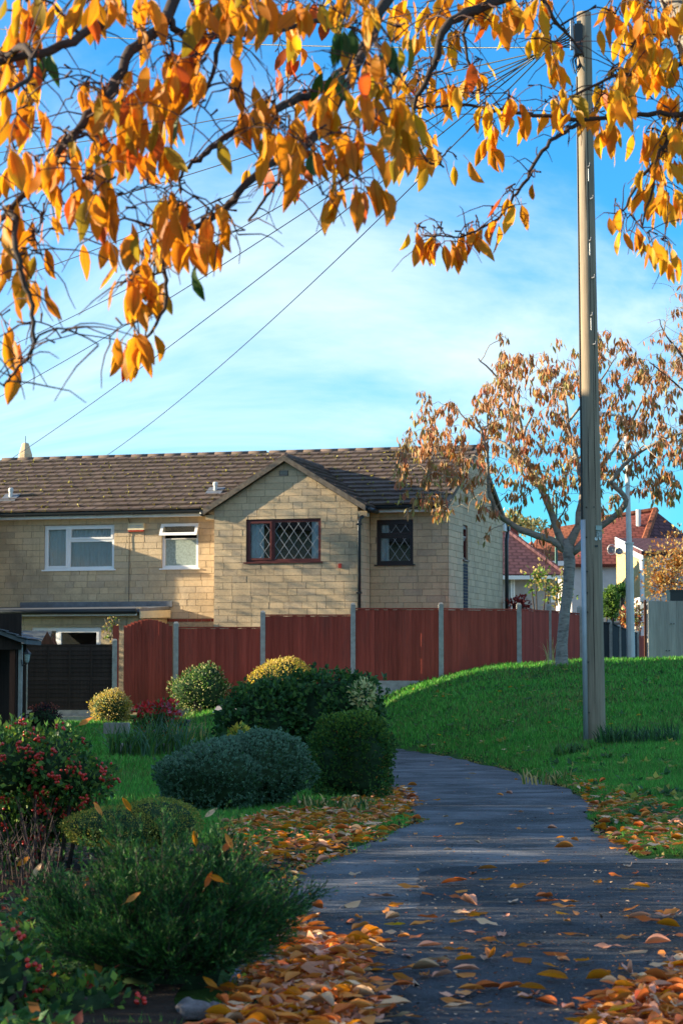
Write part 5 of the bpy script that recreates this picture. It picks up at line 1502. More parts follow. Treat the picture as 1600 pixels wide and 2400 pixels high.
def strap_clump(label, px, py, Y, n, L, mats, spread=.25, group=None, name='strap_leaved_plant'):
    B = at(px, py, Y); B.z = g(B.x, B.y)
    root = empty(name, B, label, 'plant', group)
    m = MB()
    for k in range(n):
        a = random.uniform(0, 2 * math.pi); l = L * random.uniform(.6, 1.1); dx, dy = math.cos(a), math.sin(a) * .8
        o = Vector((B.x + random.uniform(-.5, .5) * spread, B.y + random.uniform(-.5, .5) * spread, B.z)); w0 = random.uniform(.008, .015); lean = random.uniform(.3, 1.0)
        side = Vector((-dy, dx, 0)); vs = []
        for i in range(6):
            t = i / 5; p = o + Vector((dx, dy, 0)) * l * lean * t ** 1.4 * .8 + Vector((0, 0, l * (t * 1.15 - .75 * lean * t ** 2.2)))
            ww = w0 * (1 - t ** 2 * .95); vs += [p - side * ww, p + side * ww]
        m.add(vs, [(2*i, 2*i+1, 2*i+3, 2*i+2) for i in range(5)], random.randrange(len(mats)))
    o = m.build('leaves', mats, root, world=True); o['kind'] = 'stuff'
    return root
strap_clump('clump of arching strap leaves at the left of the bed', 310, 1752, 26.5, 150, .55, [F_BLUE, F_DARK2, F_MIDG], .6)
strap_clump('clump of arching strap leaves in the middle of the bed', 385, 1755, 27.0, 170, .6, [F_BLUE, F_DARK2, F_MIDG], .7)
strap_clump('finer grassy tuft at the right of the bed', 450, 1745, 30.0, 120, .5, [F_MIDG, F_DARK2, F_YELL2], .7)
strap_clump('dark grass tuft on the lawn right of the pole', 1490, 1712, 27.0, 260, .30, [F_DARK, F_DARK2], 1.0)
strap_clump('small rough tuft at the foot of the pole', 1340, 1755, 26.5, 90, .22, [F_DARK2, F_MIDG], .45)
strap_clump('dry straw stalks beside the cherry trunk', 1285, 1562, 43.2, 14, .65, [F_YELL2, F_CREAMV], .25)
strap_clump('dry grass wisps at the lawn edge by the path', 1290, 1800, 21.5, 70, .22, [F_YELL2, F_MIDG], .6)
strap_clump('grass tuft under the clipped box-shaped shrub', 780, 1880, 15.6, 110, .14, [F_MIDG, F_YELL2, F_DARK2], .5)
def stalks(name, label, px, Y, y0, y1, n, mat):
    root = empty(name, at(px, y1, Y), label, 'plant'); m = MB()
    for k in range(n):
        a, b = at(px + random.uniform(-14, 14), y1, Y), at(px + random.uniform(-22, 22), y0 + random.uniform(0, 40), Y)
        m.tube([a, a.lerp(b, .5) + Vector((.02, 0, 0)), b], [.012, .009, .004], 5)
    m.build('stems', mat, root, world=True)['kind'] = 'stuff'
    P_ = np.array([at(px + rng.uniform(-18, 18), rng.uniform(y0 + 20, y1), Y)[:] for _ in range(90)])
    Vv, Ff, Mi = scatter(T_LO, F_LO, P_, rdir(90) - np.array([0, 0, .5]), rdir(90), rng.uniform(.04, .09, 90), rng.integers(0, 2, 90))
    np_obj('leaves', Vv, Ff, Mi, [F_YELL2, F_LIME], root)['kind'] = 'stuff'
stalks('withered_climber', 'withered yellow climber stems beside the arched gate', 262, 46.9, 1425, 1500, 6, M_PALETWIG)
# dug bed under the near shrubs, with scattered ground cover
ys_ = np.arange(4.2, 12.01, .2); P_ = []
for Y in ys_:
    for k in range(9):
        X = -Y * .24 + (float(f_xl(Y)) - .10 + .05 * math.sin(Y * 4) + Y * .24) * k / 8; P_.append((X, Y, g(X, Y) + .006))
i0 = (np.arange(len(ys_) - 1)[:, None] * 9 + np.arange(8)[None]).ravel()
tag(np_obj('soil_bed', np.array(P_), np.stack([i0, i0 + 1, i0 + 10, i0 + 9], 1), None, [M_SOIL], smooth=True), 'dug soil bed under the near shrubs', 'soil', kind='structure')
n = 5200; Y = 1 / rng.uniform(1 / 12., 1 / 4.6, n); X = -Y * .22 + rng.random(n) * (f_xl(Y) - .3 + Y * .22)
k = np.sin(X * 5 + Y * 2) * np.sin(Y * 3.1) > -.35; X, Y = X[k], Y[k]; n = len(X)
d_ = rdir(n); d_[:, 2] = np.abs(d_[:, 2]) * .7 + .15
Vv, Ff, Mi = scatter(T_LO, F_LO, np.stack([X, Y, gz(X, Y) + .01 + rng.random(n) * .05], 1), d_, rdir(n) + np.array([0, -.3, 1.0]), rng.uniform(.02, .05, n), rng.choice(5, n, p=[.34, .26, .2, .1, .1]))
tag(np_obj('ground_cover', Vv, Ff, Mi, [F_DARK2, F_DARK, F_MIDG, F_RUST, F_REDTIP]), 'low leafy ground cover under the near shrubs', 'plants', kind='stuff')
m = MB(); vs = [(2.25, 6.7, g(2.25, 6.7) + .10)]
for k in range(28):
    a_ = k / 28 * 2 * math.pi; rr0 = 1.0 + .08 * math.sin(k * 2.3); x_, y_ = 2.25 + math.cos(a_) * rr0, 6.7 + math.sin(a_) * rr0 * 1.3; vs.append((x_, y_, g(x_, y_) + .004))
m.add(vs, [(0, 1 + k, 1 + (k + 1) % 28) for k in range(28)]); tag(m.build('tree_pit', M_SOIL, None, smooth=True), 'earth mound at the foot of the overhanging cherry', 'soil', kind='structure')
# pale stone at the bottom edge
for (px, py, s_, lab) in ((450, 2385, .042, 'pale rough stone under the juniper'), (497, 2392, .036, 'smaller grey stone beside the pale rough stone')):
    c = gp(px, py); v, f = ico((c.x, c.y, c.z + s_ * .3), (s_, s_ * .8, s_ * .75), 3, .16, px)
    v += (rng.normal(size=v.shape) * .0015)
    o = np_obj('garden_stone', v, f, None, [simple('grey_stone_%d' % px, (.17, .15, .15), .9, .1, .4, 30, .004)], None); tag(o, lab, 'stone', 'stones at the bottom edge')

# shrubs and trees far behind the fence
def far_bush(label, rects, Y, n, size, mats, weights, name='far_bush', stems=6, core=None, jit=.4, stem_r=.03, cat='bush', dep=None):
    lobes = [box_lobe(*q, Y, dep) for q in rects]
    b = at((rects[0][0] + rects[0][2]) / 2, rects[0][3], Y); b.z = g(b.x, b.y)
    return shrub(name, label, b, lobes, n, size, mats, weights, jit=jit, bump=.15, core=core, stems=stems, stem_r=stem_r, cat=cat, cut=.4)
hl = [(-3.7 + .15 * math.sin(y * 2.1), y, .95, .5, .8, 1.2 + .12 * math.sin(y * 1.7)) for y in np.arange(3.6, 13.4, 1.05)]  # unseen leaf screen added to dapple the sun on the near path
shrub('added_dapple_hedge', 'unseen loose hedge added beyond the left edge to dapple the near ground', (-3.7, 8.5, g(-3.7, 8.5)), hl, 31000, (.05, .085), [F_MIDG, F_DARK2, F_RUST], [4, 4, 1], jit=.8, bump=.15, core=None, stems=24, stem_r=.02, cat='hedge', cut=.2)
def shade_tree():  # unseen tree added to soften the sun on the extension front
    B = Vector((-11.2, 48.3, g(-11.2, 48.3)))
    lobes = [(-11.4, 49.0, 3.4, 1.6, 1.05, 2.2), (-11.2, 49.1, 6.4, 1.5, 1.0, 2.6), (-11.6, 48.9, 2.2, 1.5, 1.0, 1.2)]
    shrub('added_shade_tree', 'unseen leafy tree added beyond the left edge to shade the stone house', B, lobes, 15000, (.045, .075), [F_MIDG, F_DARK2, F_YELL2], [3, 3, 1], jit=.6, bump=.15, core=None, stems=9, stem_r=.06, cat='tree', cut=.3)
shade_tree()
far_bush('orange autumn tree at the right edge above the plank fence', [(1520, 1230, 1660, 1410), (1495, 1300, 1600, 1420)], 62, 2300, (.06, .13), [F_AUT, F_RUST, F_YELL2], [2, 3, 2], 'autumn_tree', jit=.8, cat='tree')
far_bush('sparse green-gold sapling in front of the grey house', [(1225, 1310, 1300, 1400), (1265, 1340, 1345, 1430)], 60, 420, (.08, .16), [F_LIME, F_YELL2, F_MIDG], [2, 2, 1], 'sapling', jit=.9, cat='tree')
far_bush('red-leaved maple peeping over the fence', [(1188, 1398, 1245, 1436)], 55, 260, (.07, .14), [F_ACER], [1], 'red_maple', jit=.6)
far_bush('bright green rounded conifer right of the pole', [(1408, 1378, 1450, 1450)], 57, 1400, (.05, .1), [F_MIDG, F_LIME], [3, 1], jit=.2, core=.8)
far_bush('dark ivy mass above the black fence', [(1430, 1370, 1482, 1400)], 60, 700, (.07, .13), [F_DARK2, F_MIDG], [3, 1], 'ivy_mass', jit=.5)
far_bush('brownish creeper on the shed roof', [(1445, 1408, 1510, 1480)], 58.5, 620, (.06, .13), [F_RUST, F_CREAMV, F_REDTIP, F_MIDG], [3, 2, 2, 1], 'creeper', jit=.6)
far_bush('pale yellow tree behind the stone end wall', [(1150, 1195, 1240, 1260), (1190, 1215, 1290, 1250)], 75, 900, (.09, .2), [F_YELL2, F_CREAMV, F_MIDG], [4, 2, 1], 'pale_tree', jit=.7, cat='tree')

# ================================================================== TREES WITH HANGING LEAVES
LEAF_SHAPES = [leaf_template(11, fo, cu, tw, wd, .03, .30, wv) for fo, cu, tw, wd, wv in
               ((.10, .10, .3, .19, .05), (.28, .25, -.5, .175, .10), (.05, -.15, .15, .20, .15), (.45, .15, .7, .17, .08), (.18, .35, -.2, .19, .2), (.7, -.1, .4, .18, .1), (.25, -.3, .9, .165, .25), (1.0, .3, -.8, .16, .1))]
def leaf_set(mats, shapes=LEAF_SHAPES, name='leaf'):
    return [[np_mesh(name, V, Fc, None, [m], True) for V, Fc in shapes] for m in mats]
def basis(tip, nrm):
    y = tip.normalized(); z = (nrm - y * nrm.dot(y)); z = z.normalized() if z.length > 1e-5 else y.orthogonal().normalized()
    return Matrix((y.cross(z), y, z)).transposed()
class LeafTree:
    def __init__(s, root, mats, meshes, limit=300, shapes=LEAF_SHAPES):
        s.root, s.mats, s.me, s.limit, s.sh = root, mats, meshes, limit, shapes; s.L = []
    def leaf(s, p, tip, nrm, size, mi): s.L.append((Vector(p), Vector(tip), Vector(nrm), size, mi, random.randrange(len(s.sh))))
    def finish(s, inview=True):
        def key(l):
            x, y = proj(l[0] + l[1].normalized() * l[3] * .5)
            seen = -40 < x < 1640 and -60 < y < 2400
            return -(l[3] / max(l[0].y, .5)) if seen and l[0].y > 1 else 1
        s.L.sort(key=key)
        off = Vector(s.root.location)
        for (p, t, n, size, mi, si) in s.L[:s.limit]:
            o = bpy.data.objects.new('leaf', s.me[mi][si]); link(o, s.root)
            M = (basis(t, n) @ Matrix.Diagonal((size * random.uniform(.78, 1.12), size, size))).to_4x4(); M.translation = p - off; o.matrix_local = M
        rest = s.L[s.limit:]
        vs, fs, ms, b = [], [], [], 0
        for si in range(len(s.sh)):
            q = [l for l in rest if l[5] == si]
            if not q: continue
            V_, F_, M_ = scatter(s.sh[si][0], s.sh[si][1], np.array([l[0][:] for l in q]), np.array([l[1][:] for l in q]), np.array([l[2][:] for l in q]), np.array([l[3] for l in q]), np.array([l[4] for l in q]))
            vs.append(V_); fs.append(F_ + b); ms.append(M_); b += len(V_)
        if vs: np_obj('crown_leaves', np.concatenate(vs), np.concatenate(fs), np.concatenate(ms), s.mats, s.root, True)['kind'] = 'stuff'
def curve_pts(a, c, b, n):
    return [a * (1 - t) ** 2 + c * 2 * t * (1 - t) + b * t * t for t in [i / n for i in range(n + 1)]]

# ---- the cherry we stand under: trunk just outside the right edge, branches over the picture
CT = Vector((2.15, 6.7, 0.0))
ch = empty('overhanging_cherry_tree', CT, 'autumn cherry tree whose orange branches hang over the top of the picture', 'tree')
SC = 1600 / 1568
def B7(x, y, Y): return at(x / 1.6333, y / 1.6333, Y)
def B8(x, y, Y): return at(800 + x / 1.96, y / 1.96, Y)
nodes = []            # (position, radius)
wood = MB()
WK = .78
def limb(pts, r0, r1, sub=4, jitter=.005, mi=0, n=7):
    P_ = []
    for i in range(len(pts) - 1):
        p0, p1, p2, p3 = pts[max(i-1, 0)], pts[i], pts[i+1], pts[min(i+2, len(pts)-1)]
        for k in range(sub):
            t = k / sub
            P_.append(.5 * ((2 * p1) + (p2 - p0) * t + (2*p0 - 5*p1 + 4*p2 - p3) * t*t + (3*p1 - p0 - 3*p2 + p3) * t*t*t))
    P_.append(pts[-1])
    P_ = [p + Vector((random.uniform(-1, 1), random.uniform(-1, 1), random.uniform(-1, 1))) * jitter * (0 if i in (0, len(P_)-1) else 1) for i, p in enumerate(P_)]
    r0 *= WK; rr = [r0 + (r1 - r0) * i / (len(P_) - 1) for i in range(len(P_))]
    wood.tube(P_, [q * random.uniform(.92, 1.1) for q in rr], n, mi)
    nodes.extend(zip(P_, rr)); return P_
crotch = Vector((.98, 6.6, 3.35))
tr = MB(); tp_ = [CT - Vector((0, 0, .15)), CT, CT + Vector((-.12, 0, .7)), CT + Vector((-.38, 0, 1.5)), Vector((1.44, 6.66, 2.3)), Vector((1.17, 6.62, 2.85)), crotch, Vector((.75, 6.6, 4.1)), Vector((.5, 6.4, 4.9))]
tr.tube(tp_, [.22, .17, .14, .125, .11, .10, .09, .06, .03], 14)
tr.build('trunk', M_BARK, ch, smooth=True, world=True)
hub = Vector((.2, 5.6, 3.35))
limb([crotch, Vector((.6, 6.1, 3.5)), hub, Vector((-.3, 5.0, 3.1)), Vector((-.75, 4.6, 2.8))], .045, .025)
# left group of branches (nearer to us)
limb([hub, B7(520, -260, 5.0), B7(430, 20, 4.8), B7(380, 90, 4.7), B7(240, 180, 4.6), B7(120, 210, 4.55), B7(-60, 260, 4.5)], .020, .008)
limb([hub, B7(800, -300, 5.1), B7(640, 60, 4.9), B7(500, 190, 4.8), B7(455, 300, 4.75), B7(400, 400, 4.7), B7(320, 460, 4.65), B7(260, 540, 4.6), B7(180, 650, 4.55), B7(90, 750, 4.5), B7(-40, 890, 4.5)], .020, .006)
limb([crotch, Vector((.5, 6.1, 3.2)), B7(1520, -60, 5.6), B7(1420, 130, 5.5), B7(1290, 290, 5.4), B7(1200, 350, 5.35), B7(1090, 400, 5.3), B7(960, 470, 5.2), B7(850, 535, 5.15), B7(780, 600, 5.1), B7(705, 650, 5.1), B7(690, 740, 5.1)], .024, .003)
limb([B7(1420, 130, 5.5), B7(1290, 400, 5.3), B7(1180, 540, 5.2), B7(1020, 640, 5.1), B7(930, 720, 5.0), B7(860, 800, 5.0), B7(740, 880, 4.9), B7(640, 930, 4.85), B7(620, 1010, 4.8), B7(640, 1100, 4.8), B7(620, 1210, 4.8), B7(540, 1320, 4.8)], .016, .003)
limb([B7(1090, 620, 5.2), B7(1060, 690, 5.2), B7(1010, 770, 5.2), B7(950, 845, 5.2)], .007, .003)
limb([B7(20, 800, 4.5), B7(60, 830, 4.45), B7(70, 1000, 4.4), B7(110, 1100, 4.4), B7(130, 1200, 4.4), B7(120, 1340, 4.4), B7(60, 1420, 4.4), B7(15, 1475, 4.4)], .010, .0025)
limb([hub, B7(900, -200, 5.0), B7(860, 60, 4.9), B7(840, 160, 4.85), B7(800, 330, 4.8), B7(690, 440, 4.8)], .014, .003)
limb([B7(640, 60, 4.9), B7(720, 150, 4.9), B7(900, 130, 5.0), B7(1090, 110, 5.1), B7(1300, 60, 5.2)], .012, .005)
limb([B7(-40, 250, 4.6), B7(60, 190, 4.5), B7(110, 190, 4.4), B7(120, 290, 4.35), B7(20, 350, 4.3)], .012, .004)
# right group (a little farther)
limb([Vector((1.17, 6.62, 2.85)), B8(1620, 500, 6.6), B8(1460, 520, 6.6), B8(1250, 535, 6.55), B8(1050, 545, 6.5), B8(830, 520, 6.5), B8(700, 505, 6.4), B8(560, 480, 6.4), B8(390, 490, 6.3), B8(300, 490, 6.3)], .012, .003)
limb([B8(1100, 545, 6.5), B8(1060, 580, 6.5), B8(980, 630, 6.4), B8(900, 720, 6.4), B8(850, 820, 6.4), B8(790, 910, 6.4), B8(720, 1000, 6.35), B8(610, 1060, 6.3), B8(540, 1085, 6.3), B8(370, 1080, 6.3)], .010, .0022)
limb([B8(1640, 480, 6.7), B8(1540, 580, 6.7), B8(1460, 700, 6.65), B8(1360, 840, 6.6), B8(1290, 970, 6.6)], .014, .003)
limb([B8(1460, 700, 6.65), B8(1425, 860, 6.6), B8(1380, 1040, 6.6)], .008, .003)
limb([B8(1600, 250, 6.7), B8(1530, 320, 6.7), B8(1470, 360, 6.65), B8(1300, 340, 6.6), B8(1080, 440, 6.5), B8(990, 490, 6.5)], .012, .003)
limb([crotch, B8(1100, -120, 6.5), B8(900, -60, 6.4), B8(620, 40, 6.3), B8(480, 120, 6.2), B8(440, 250, 6.2), B8(400, 360, 6.2), B8(330, 480, 6.2), B8(360, 700, 6.2), B8(470, 770, 6.2)], .026, .003)
limb([B8(900, -60, 6.4), B8(960, 60, 6.4), B8(1040, 160, 6.4), B8(1110, 260, 6.4)], .010, .003)
limb([B8(620, 40, 6.3), B8(560, 160, 6.3), B8(590, 300, 6.3), B8(600, 430, 6.3)], .008, .003)
limb([crotch, B8(1350, -40, 6.6), B8(1380, 100, 6.6), B8(1330, 220, 6.6)], .014, .003)
limb([B8(330, 480, 6.4), B8(250, 300, 6.9), B8(100, 150, 7.0), B8(-80, 100, 7.0), B8(-260, 120, 7.0)], .010, .004)

OK_ = ['orange', 'amber', 'gold', 'red_orange', 'olive', 'dark_green']
OM = [LEAF[q] for q in OK_]
OMESH = leaf_set([LEAFV[q] for q in OK_])
LT = LeafTree(ch, OM, OMESH, 300)
def mix_for(kind):
    return {'l': [7, 5, .4, .6, 1.0, .06], 'f': [2, 2, 3, 5, .2, 0], 'r': [2, 5, 8, .5, .3, 0], 'g': [.2, .1, 0, 0, 1, 6], 's': [5, 5, 1, 2, 0, 0]}[kind]  # right-hand leaves lean gold: their sunlit look is put into the colour
twigs = MB()
def cluster(x, y, n, kind, Y=None, spread=24, size=None):
    """A drooping bunch of leaves around picture point (x, y) given in the 1568-pixel view."""
    x *= SC; y *= SC
    if Y is None: Y = {'l': random.uniform(4.35, 5.1), 'f': random.uniform(6.6, 7.4), 'r': random.uniform(6.1, 6.9), 'g': 4.7, 's': 6.3}[kind]
    px_leaf = .098 * F_PX / Y
    end = at(x, y - px_leaf * .55, Y)
    d, (q, r_) = min((((nd[0] - end).length + (0 if nd[0].z > end.z - .03 else .25), nd) for nd in nodes), key=lambda t: t[0])
    mid = q.lerp(end, .5) + Vector((random.uniform(-.04, .04), random.uniform(-.04, .04), .05 + .12 * (end - q).length))
    if (end - q).length > .02:
        P_ = curve_pts(q, mid, end, 7)
        P_ = [p + Vector((random.uniform(-1, 1), random.uniform(-1, 1), random.uniform(-1, 1))) * .004 for p in P_]
        P_[0] = q
        twigs.tube(P_, list(np.linspace(min(r_ * .7, .0045), .0016, 8)), 5)
        nodes.append((P_[4], .003)); nodes.append((end, .002))
        for k in (3, 5): # spurs
            s_ = Vector((random.uniform(-1, 1), random.uniform(-1, 1), random.uniform(-.4, 1))).normalized() * random.uniform(.012, .03)
            twigs.tube([P_[k], P_[k] + s_ * .6, P_[k] + s_], [.002, .0025, .003], 4)
    else: P_ = [q, end]
    wts = np.array(mix_for(kind), float); wts /= wts.sum()
    for k in range(n):
        t = random.uniform(.35, 1.0) if len(P_) > 2 else 1.0
        p = P_[min(int(t * (len(P_) - 1) + .5), len(P_) - 1)].lerp(end, .72) + Vector((random.gauss(0, spread * .62), random.gauss(0, spread * .9), random.gauss(0, spread * .35))) * (Y / F_PX)
        sz = (size or .09) * random.uniform(.62, 1.12)
        tip = Vector((random.gauss(0, .28), random.gauss(0, .3), -1))
        p2 = p + Vector((tip.x * .03, tip.y * .03, -random.uniform(.0, .03)))
        aa = random.gauss(0, .85)
        nrm = Vector((math.sin(aa), -math.cos(aa), random.gauss(0, .25)))
        LT.leaf(p2, tip, nrm, sz, int(rng.choice(6, p=wts)))
CL = [(60,60,7),(120,40,4),(30,140,5),(30,210,6),(60,300,8),(110,230,4),(30,400,4),(90,430,6),(150,360,5),(180,260,4),(160,420,4),(140,500,3),(230,400,3),(230,350,4),(270,250,4),(320,130,2),(290,300,4),(350,220,7),(330,330,7),(400,170,7),(420,220,8),(390,280,6),(250,470,3),(230,530,4),(222,590,2),(350,400,6),(310,400,3),(370,500,4),(330,590,5),(410,520,5),(400,600,4),(470,580,6),(505,560,5),(565,585,1),(335,700,9),(278,715,5),(305,850,12),(330,650,5),(255,830,1),(45,880,1),(20,815,3),(15,650,5),(50,640,4),(100,560,3),(20,540,5),(95,640,1),(70,700,2),(200,520,2),
      (440,60,4),(500,40,6),(560,60,5),(620,60,4),(600,25,4),(530,150,2),(520,375,1),(590,290,4),(625,290,5),(620,340,4),(700,390,6),(680,330,6),(740,480,1),(790,490,4),(840,480,6),(800,380,10),(780,300,8),(760,250,4),(720,70,5),(840,170,4),(880,220,4),(900,310,6),(920,360,3),(870,280,4),(200,60,5),(260,30,4),(330,40,4),(470,130,3),(850,60,4),(820,30,4),(545,230,2),(480,250,3)]
for (x, y, n) in CL:
    cluster(x, y, n, 'l', None, 29, .087)
    cluster(x + random.uniform(-30, 30), y + random.uniform(-16, 36), n // 2 + (n > 2), 'l', None, 29, .087)
for (x, y, n) in [(650,430,5),(590,430,4),(670,100,8),(690,160,7),(655,50,5),(740,60,6),(770,20,5),(640,200,3),(700,240,3),(670,460,2),(735,380,4)]: cluster(x, y, n, 'f')
for (x, y, n) in [(755,190,4),(775,130,4),(810,120,3),(900,150,3),(932,130,2),(640,345,1),(100,160,2),(400,290,1)]: cluster(x, y, n, 'g', 4.75, 14)
CR = [(960,200,4),(980,260,6),(1030,240,8),(940,330,6),(980,370,5),(1050,408,2),(1010,415,1),(920,400,6),(1100,210,6),(1110,290,6),(1130,350,6),(1100,50,8),(1080,20,8),(1150,80,6),(1170,40,6),(1000,40,6),(920,40,6),(1180,270,8),(1225,300,3),(1250,120,6),(1280,170,6),(1290,260,6),(1270,290,4),(1310,300,2),(1360,300,6),(1400,330,8),(1430,270,8),(1400,60,8),(1450,100,10),(1500,60,10),(1540,150,8),(1440,180,8),(1500,200,8),(1380,230,6),(1530,260,8),(1550,330,8),(1480,350,6),(1410,530,3),(1440,570,4),(1490,600,4),(1540,610,5),(1510,480,6),(1550,480,5),(1550,400,6),(1470,450,4),(1260,40,8),(1040,120,4),(960,110,5),(1215,60,6),(1500,140,8),(1460,20,8),(1545,60,8),(1420,220,6)]
for (x, y, n) in CR:
    cluster(x, y, n, 'r', None, 21, .09)
    if (x > 1380 or x < 1260) and n > 3: cluster(x + random.uniform(-24, 24), y + random.uniform(-20, 24), n // 2 + 1, 'r', None, 23, .085)
for (x, y, n) in [(955,575,3),(975,578,2),(1000,585,3),(1025,585,3),(1050,595,5),(1075,575,3),(1092,565,3),(1110,555,2),(1145,545,3),(1165,485,3),(1195,515,3),(1225,447,1)]: cluster(x, y, n, 's', 6.33, 9, .085)
# bare twiglets
for k in range(620):
    q, r_ = random.choice(nodes)
    if r_ > .02: continue
    d = Vector((random.uniform(-1, 1), random.uniform(-1, 1), random.uniform(-1, .5))).normalized() * random.uniform(.06, .2)
    P_ = curve_pts(q, q + d * .5 + Vector((0, 0, .03)), q + d, 4)
    twigs.tube([p + Vector((random.uniform(-1, 1), 0, random.uniform(-1, 1))) * .004 for p in P_], [.0021, .0018, .0016, .0013, .0009], 4)
# the crown goes on above and beside us, outside the picture
r = random.Random(3)
def outside(p): return not (p.z < .92 + p.y * .345 + .1 and -p.y * .2 < p.x < p.y * .2 and p.y > .5) and p.z > 2.3
made = 0
while made < 44:
    a = Vector((.6, 6.3, 4.2)) if made % 2 else hub; e_ = Vector((r.gauss(-.1, 1.5), r.gauss(5.2, 1.6), r.uniform(3.4, 4.9)))
    P_ = curve_pts(a, a.lerp(e_, .5) + Vector((0, 0, .3)), e_, 8)
    if not all(outside(p) for p in P_[2:]): continue
    made += 1; wood.tube(P_, list(np.linspace(.022, .004, 9)), 5)
    for k in range(16):
        p = r.choice(P_[2:]) + Vector((r.gauss(0, .05), r.gauss(0, .05), -.01))
        if outside(p + Vector((0, 0, -.14))): LT.leaf(p, (r.gauss(0, .3), r.gauss(0, .3), -1), (r.gauss(0, 1), r.gauss(0, 1), .2), r.uniform(.07, .105), r.choice([0, 0, 1, 1, 2, 3, 4]))
wood.build('branches', M_BARK2, ch, smooth=True, world=True)
twigs.build('twigs', M_TWIG, ch, smooth=True, world=True)['kind'] = 'stuff'
LT.finish()

# ---- weeping cherry on the lawn
TY = 43.0
tb = at(1315, 1562, TY); tb.z = g(tb.x, TY)
WK = 1.0
wc = empty('weeping_cherry_tree', tb, 'weeping cherry with silver trunk and rusty leaves on the lawn crest', 'tree')
nodes = []; wood = MB(); twigs = MB()
def T(x, y, Y=TY): return at(x, y, Y)
tk = MB(); tk.tube([tb - Vector((0, 0, .2)), tb + Vector((0, 0, .02)), T(1316, 1510), T(1322, 1440), T(1330, 1380), T(1334, 1320), T(1330, 1285), T(1325, 1262)], [.17, .135, .112, .108, .11, .116, .126, .10], 16)
tk.build('trunk', M_BARK, wc, smooth=True, world=True)
L1 = limb([T(1325, 1290), T(1290, 1265), T(1240, 1248), T(1190, 1225), T(1160, 1195, 42.6), T(1145, 1140, 42.4), T(1140, 1060, 42.2), T(1120, 990, 42)], .085, .02, 3, .02)
limb([T(1322, 1285), T(1300, 1230), T(1272, 1150), T(1240, 1095, 43.4), T(1225, 1030, 43.6), T(1250, 960, 44)], .085, .02, 3, .02)
limb([T(1333, 1285), T(1352, 1230), T(1362, 1150, 43.3), T(1350, 1070, 43.6), T(1330, 990, 43.8), T(1320, 900, 44)], .09, .02, 3, .02)
limb([T(1335, 1300), T(1400, 1240, 42.8), T(1465, 1185, 42.5), T(1450, 1150, 42.4), T(1430, 1130, 42.3), T(1480, 1075, 42.2), T(1540, 1035, 42), T(1620, 1010, 42)], .08, .02, 3, .02)
limb([T(1362, 1150, 43.3), T(1420, 1080, 43.8), T(1470, 1000, 44), T(1520, 900, 44)], .05, .015, 3, .02)
limb([T(1240, 1095, 43.4), T(1180, 1040, 43.8), T(1120, 1010, 44), T(1060, 950, 44)], .04, .012, 3, .02)
limb([T(1225, 1030, 43.6), T(1200, 930, 43.6), T(1150, 870, 43.4), T(1120, 840, 43)], .035, .01, 3, .02)
limb([T(1330, 990, 43.8), T(1400, 900, 43.4), T(1440, 840, 43.2)], .03, .01, 3, .02)
WM = [fol('leaf_cherry_pink', (.46, .15, .085)), fol('leaf_cherry_orange', (.44, .18, .07)), fol('leaf_cherry_bronze', (.40, .22, .10)), fol('leaf_cherry_green', (.30, .25, .075)), F_RUST]
WSH = [leaf_template(4, fo, cu, tw, .16, 0, .3) for fo, cu, tw in ((.3, .2, .3), (.5, .3, -.4), (.15, .1, .5), (.2, -.2, -.3))]
WT = LeafTree(wc, WM, leaf_set(WM, WSH), 300, WSH)
r = random.Random(21)
targets = []
for k in range(3000):
    x = r.uniform(930, 1680); y = r.uniform(775, 1265)
    # outline of the crown: rounded, deeper on the left than low on the right
    tx = (x - 1330) / 400; top_ = 800 + 260 * max(0, -tx - .1) ** 1.3 + 40 * math.sin(x * .03); bot = 1235 - 90 * tx + 25 * math.sin(x * .05)
    if x < 1130: bot = min(bot, 1215)
    if not (top_ < y < bot): continue
    if 1130 < x < 1400 and y > 1190 and r.random() < .85: continue
    if y > 1140 and r.random() < .45: continue
    targets.append((x, y, TY + r.gauss(0, 1.3)))
targets = targets[:720] + [(935, 1130, 42), (950, 1140, 42), (985, 1150, 42), (1000, 1165, 42), (1030, 1170, 42), (1015, 1010, 42), (985, 920, 43), (1000, 930, 43), (1168, 785, 43), (1185, 790, 43), (1312, 795, 43), (1320, 1210, 41.5), (1280, 1290, 41.8)]
targets.sort(key=lambda q: (q[0] - 1330) ** 2 + (q[1] - 1200) ** 2)
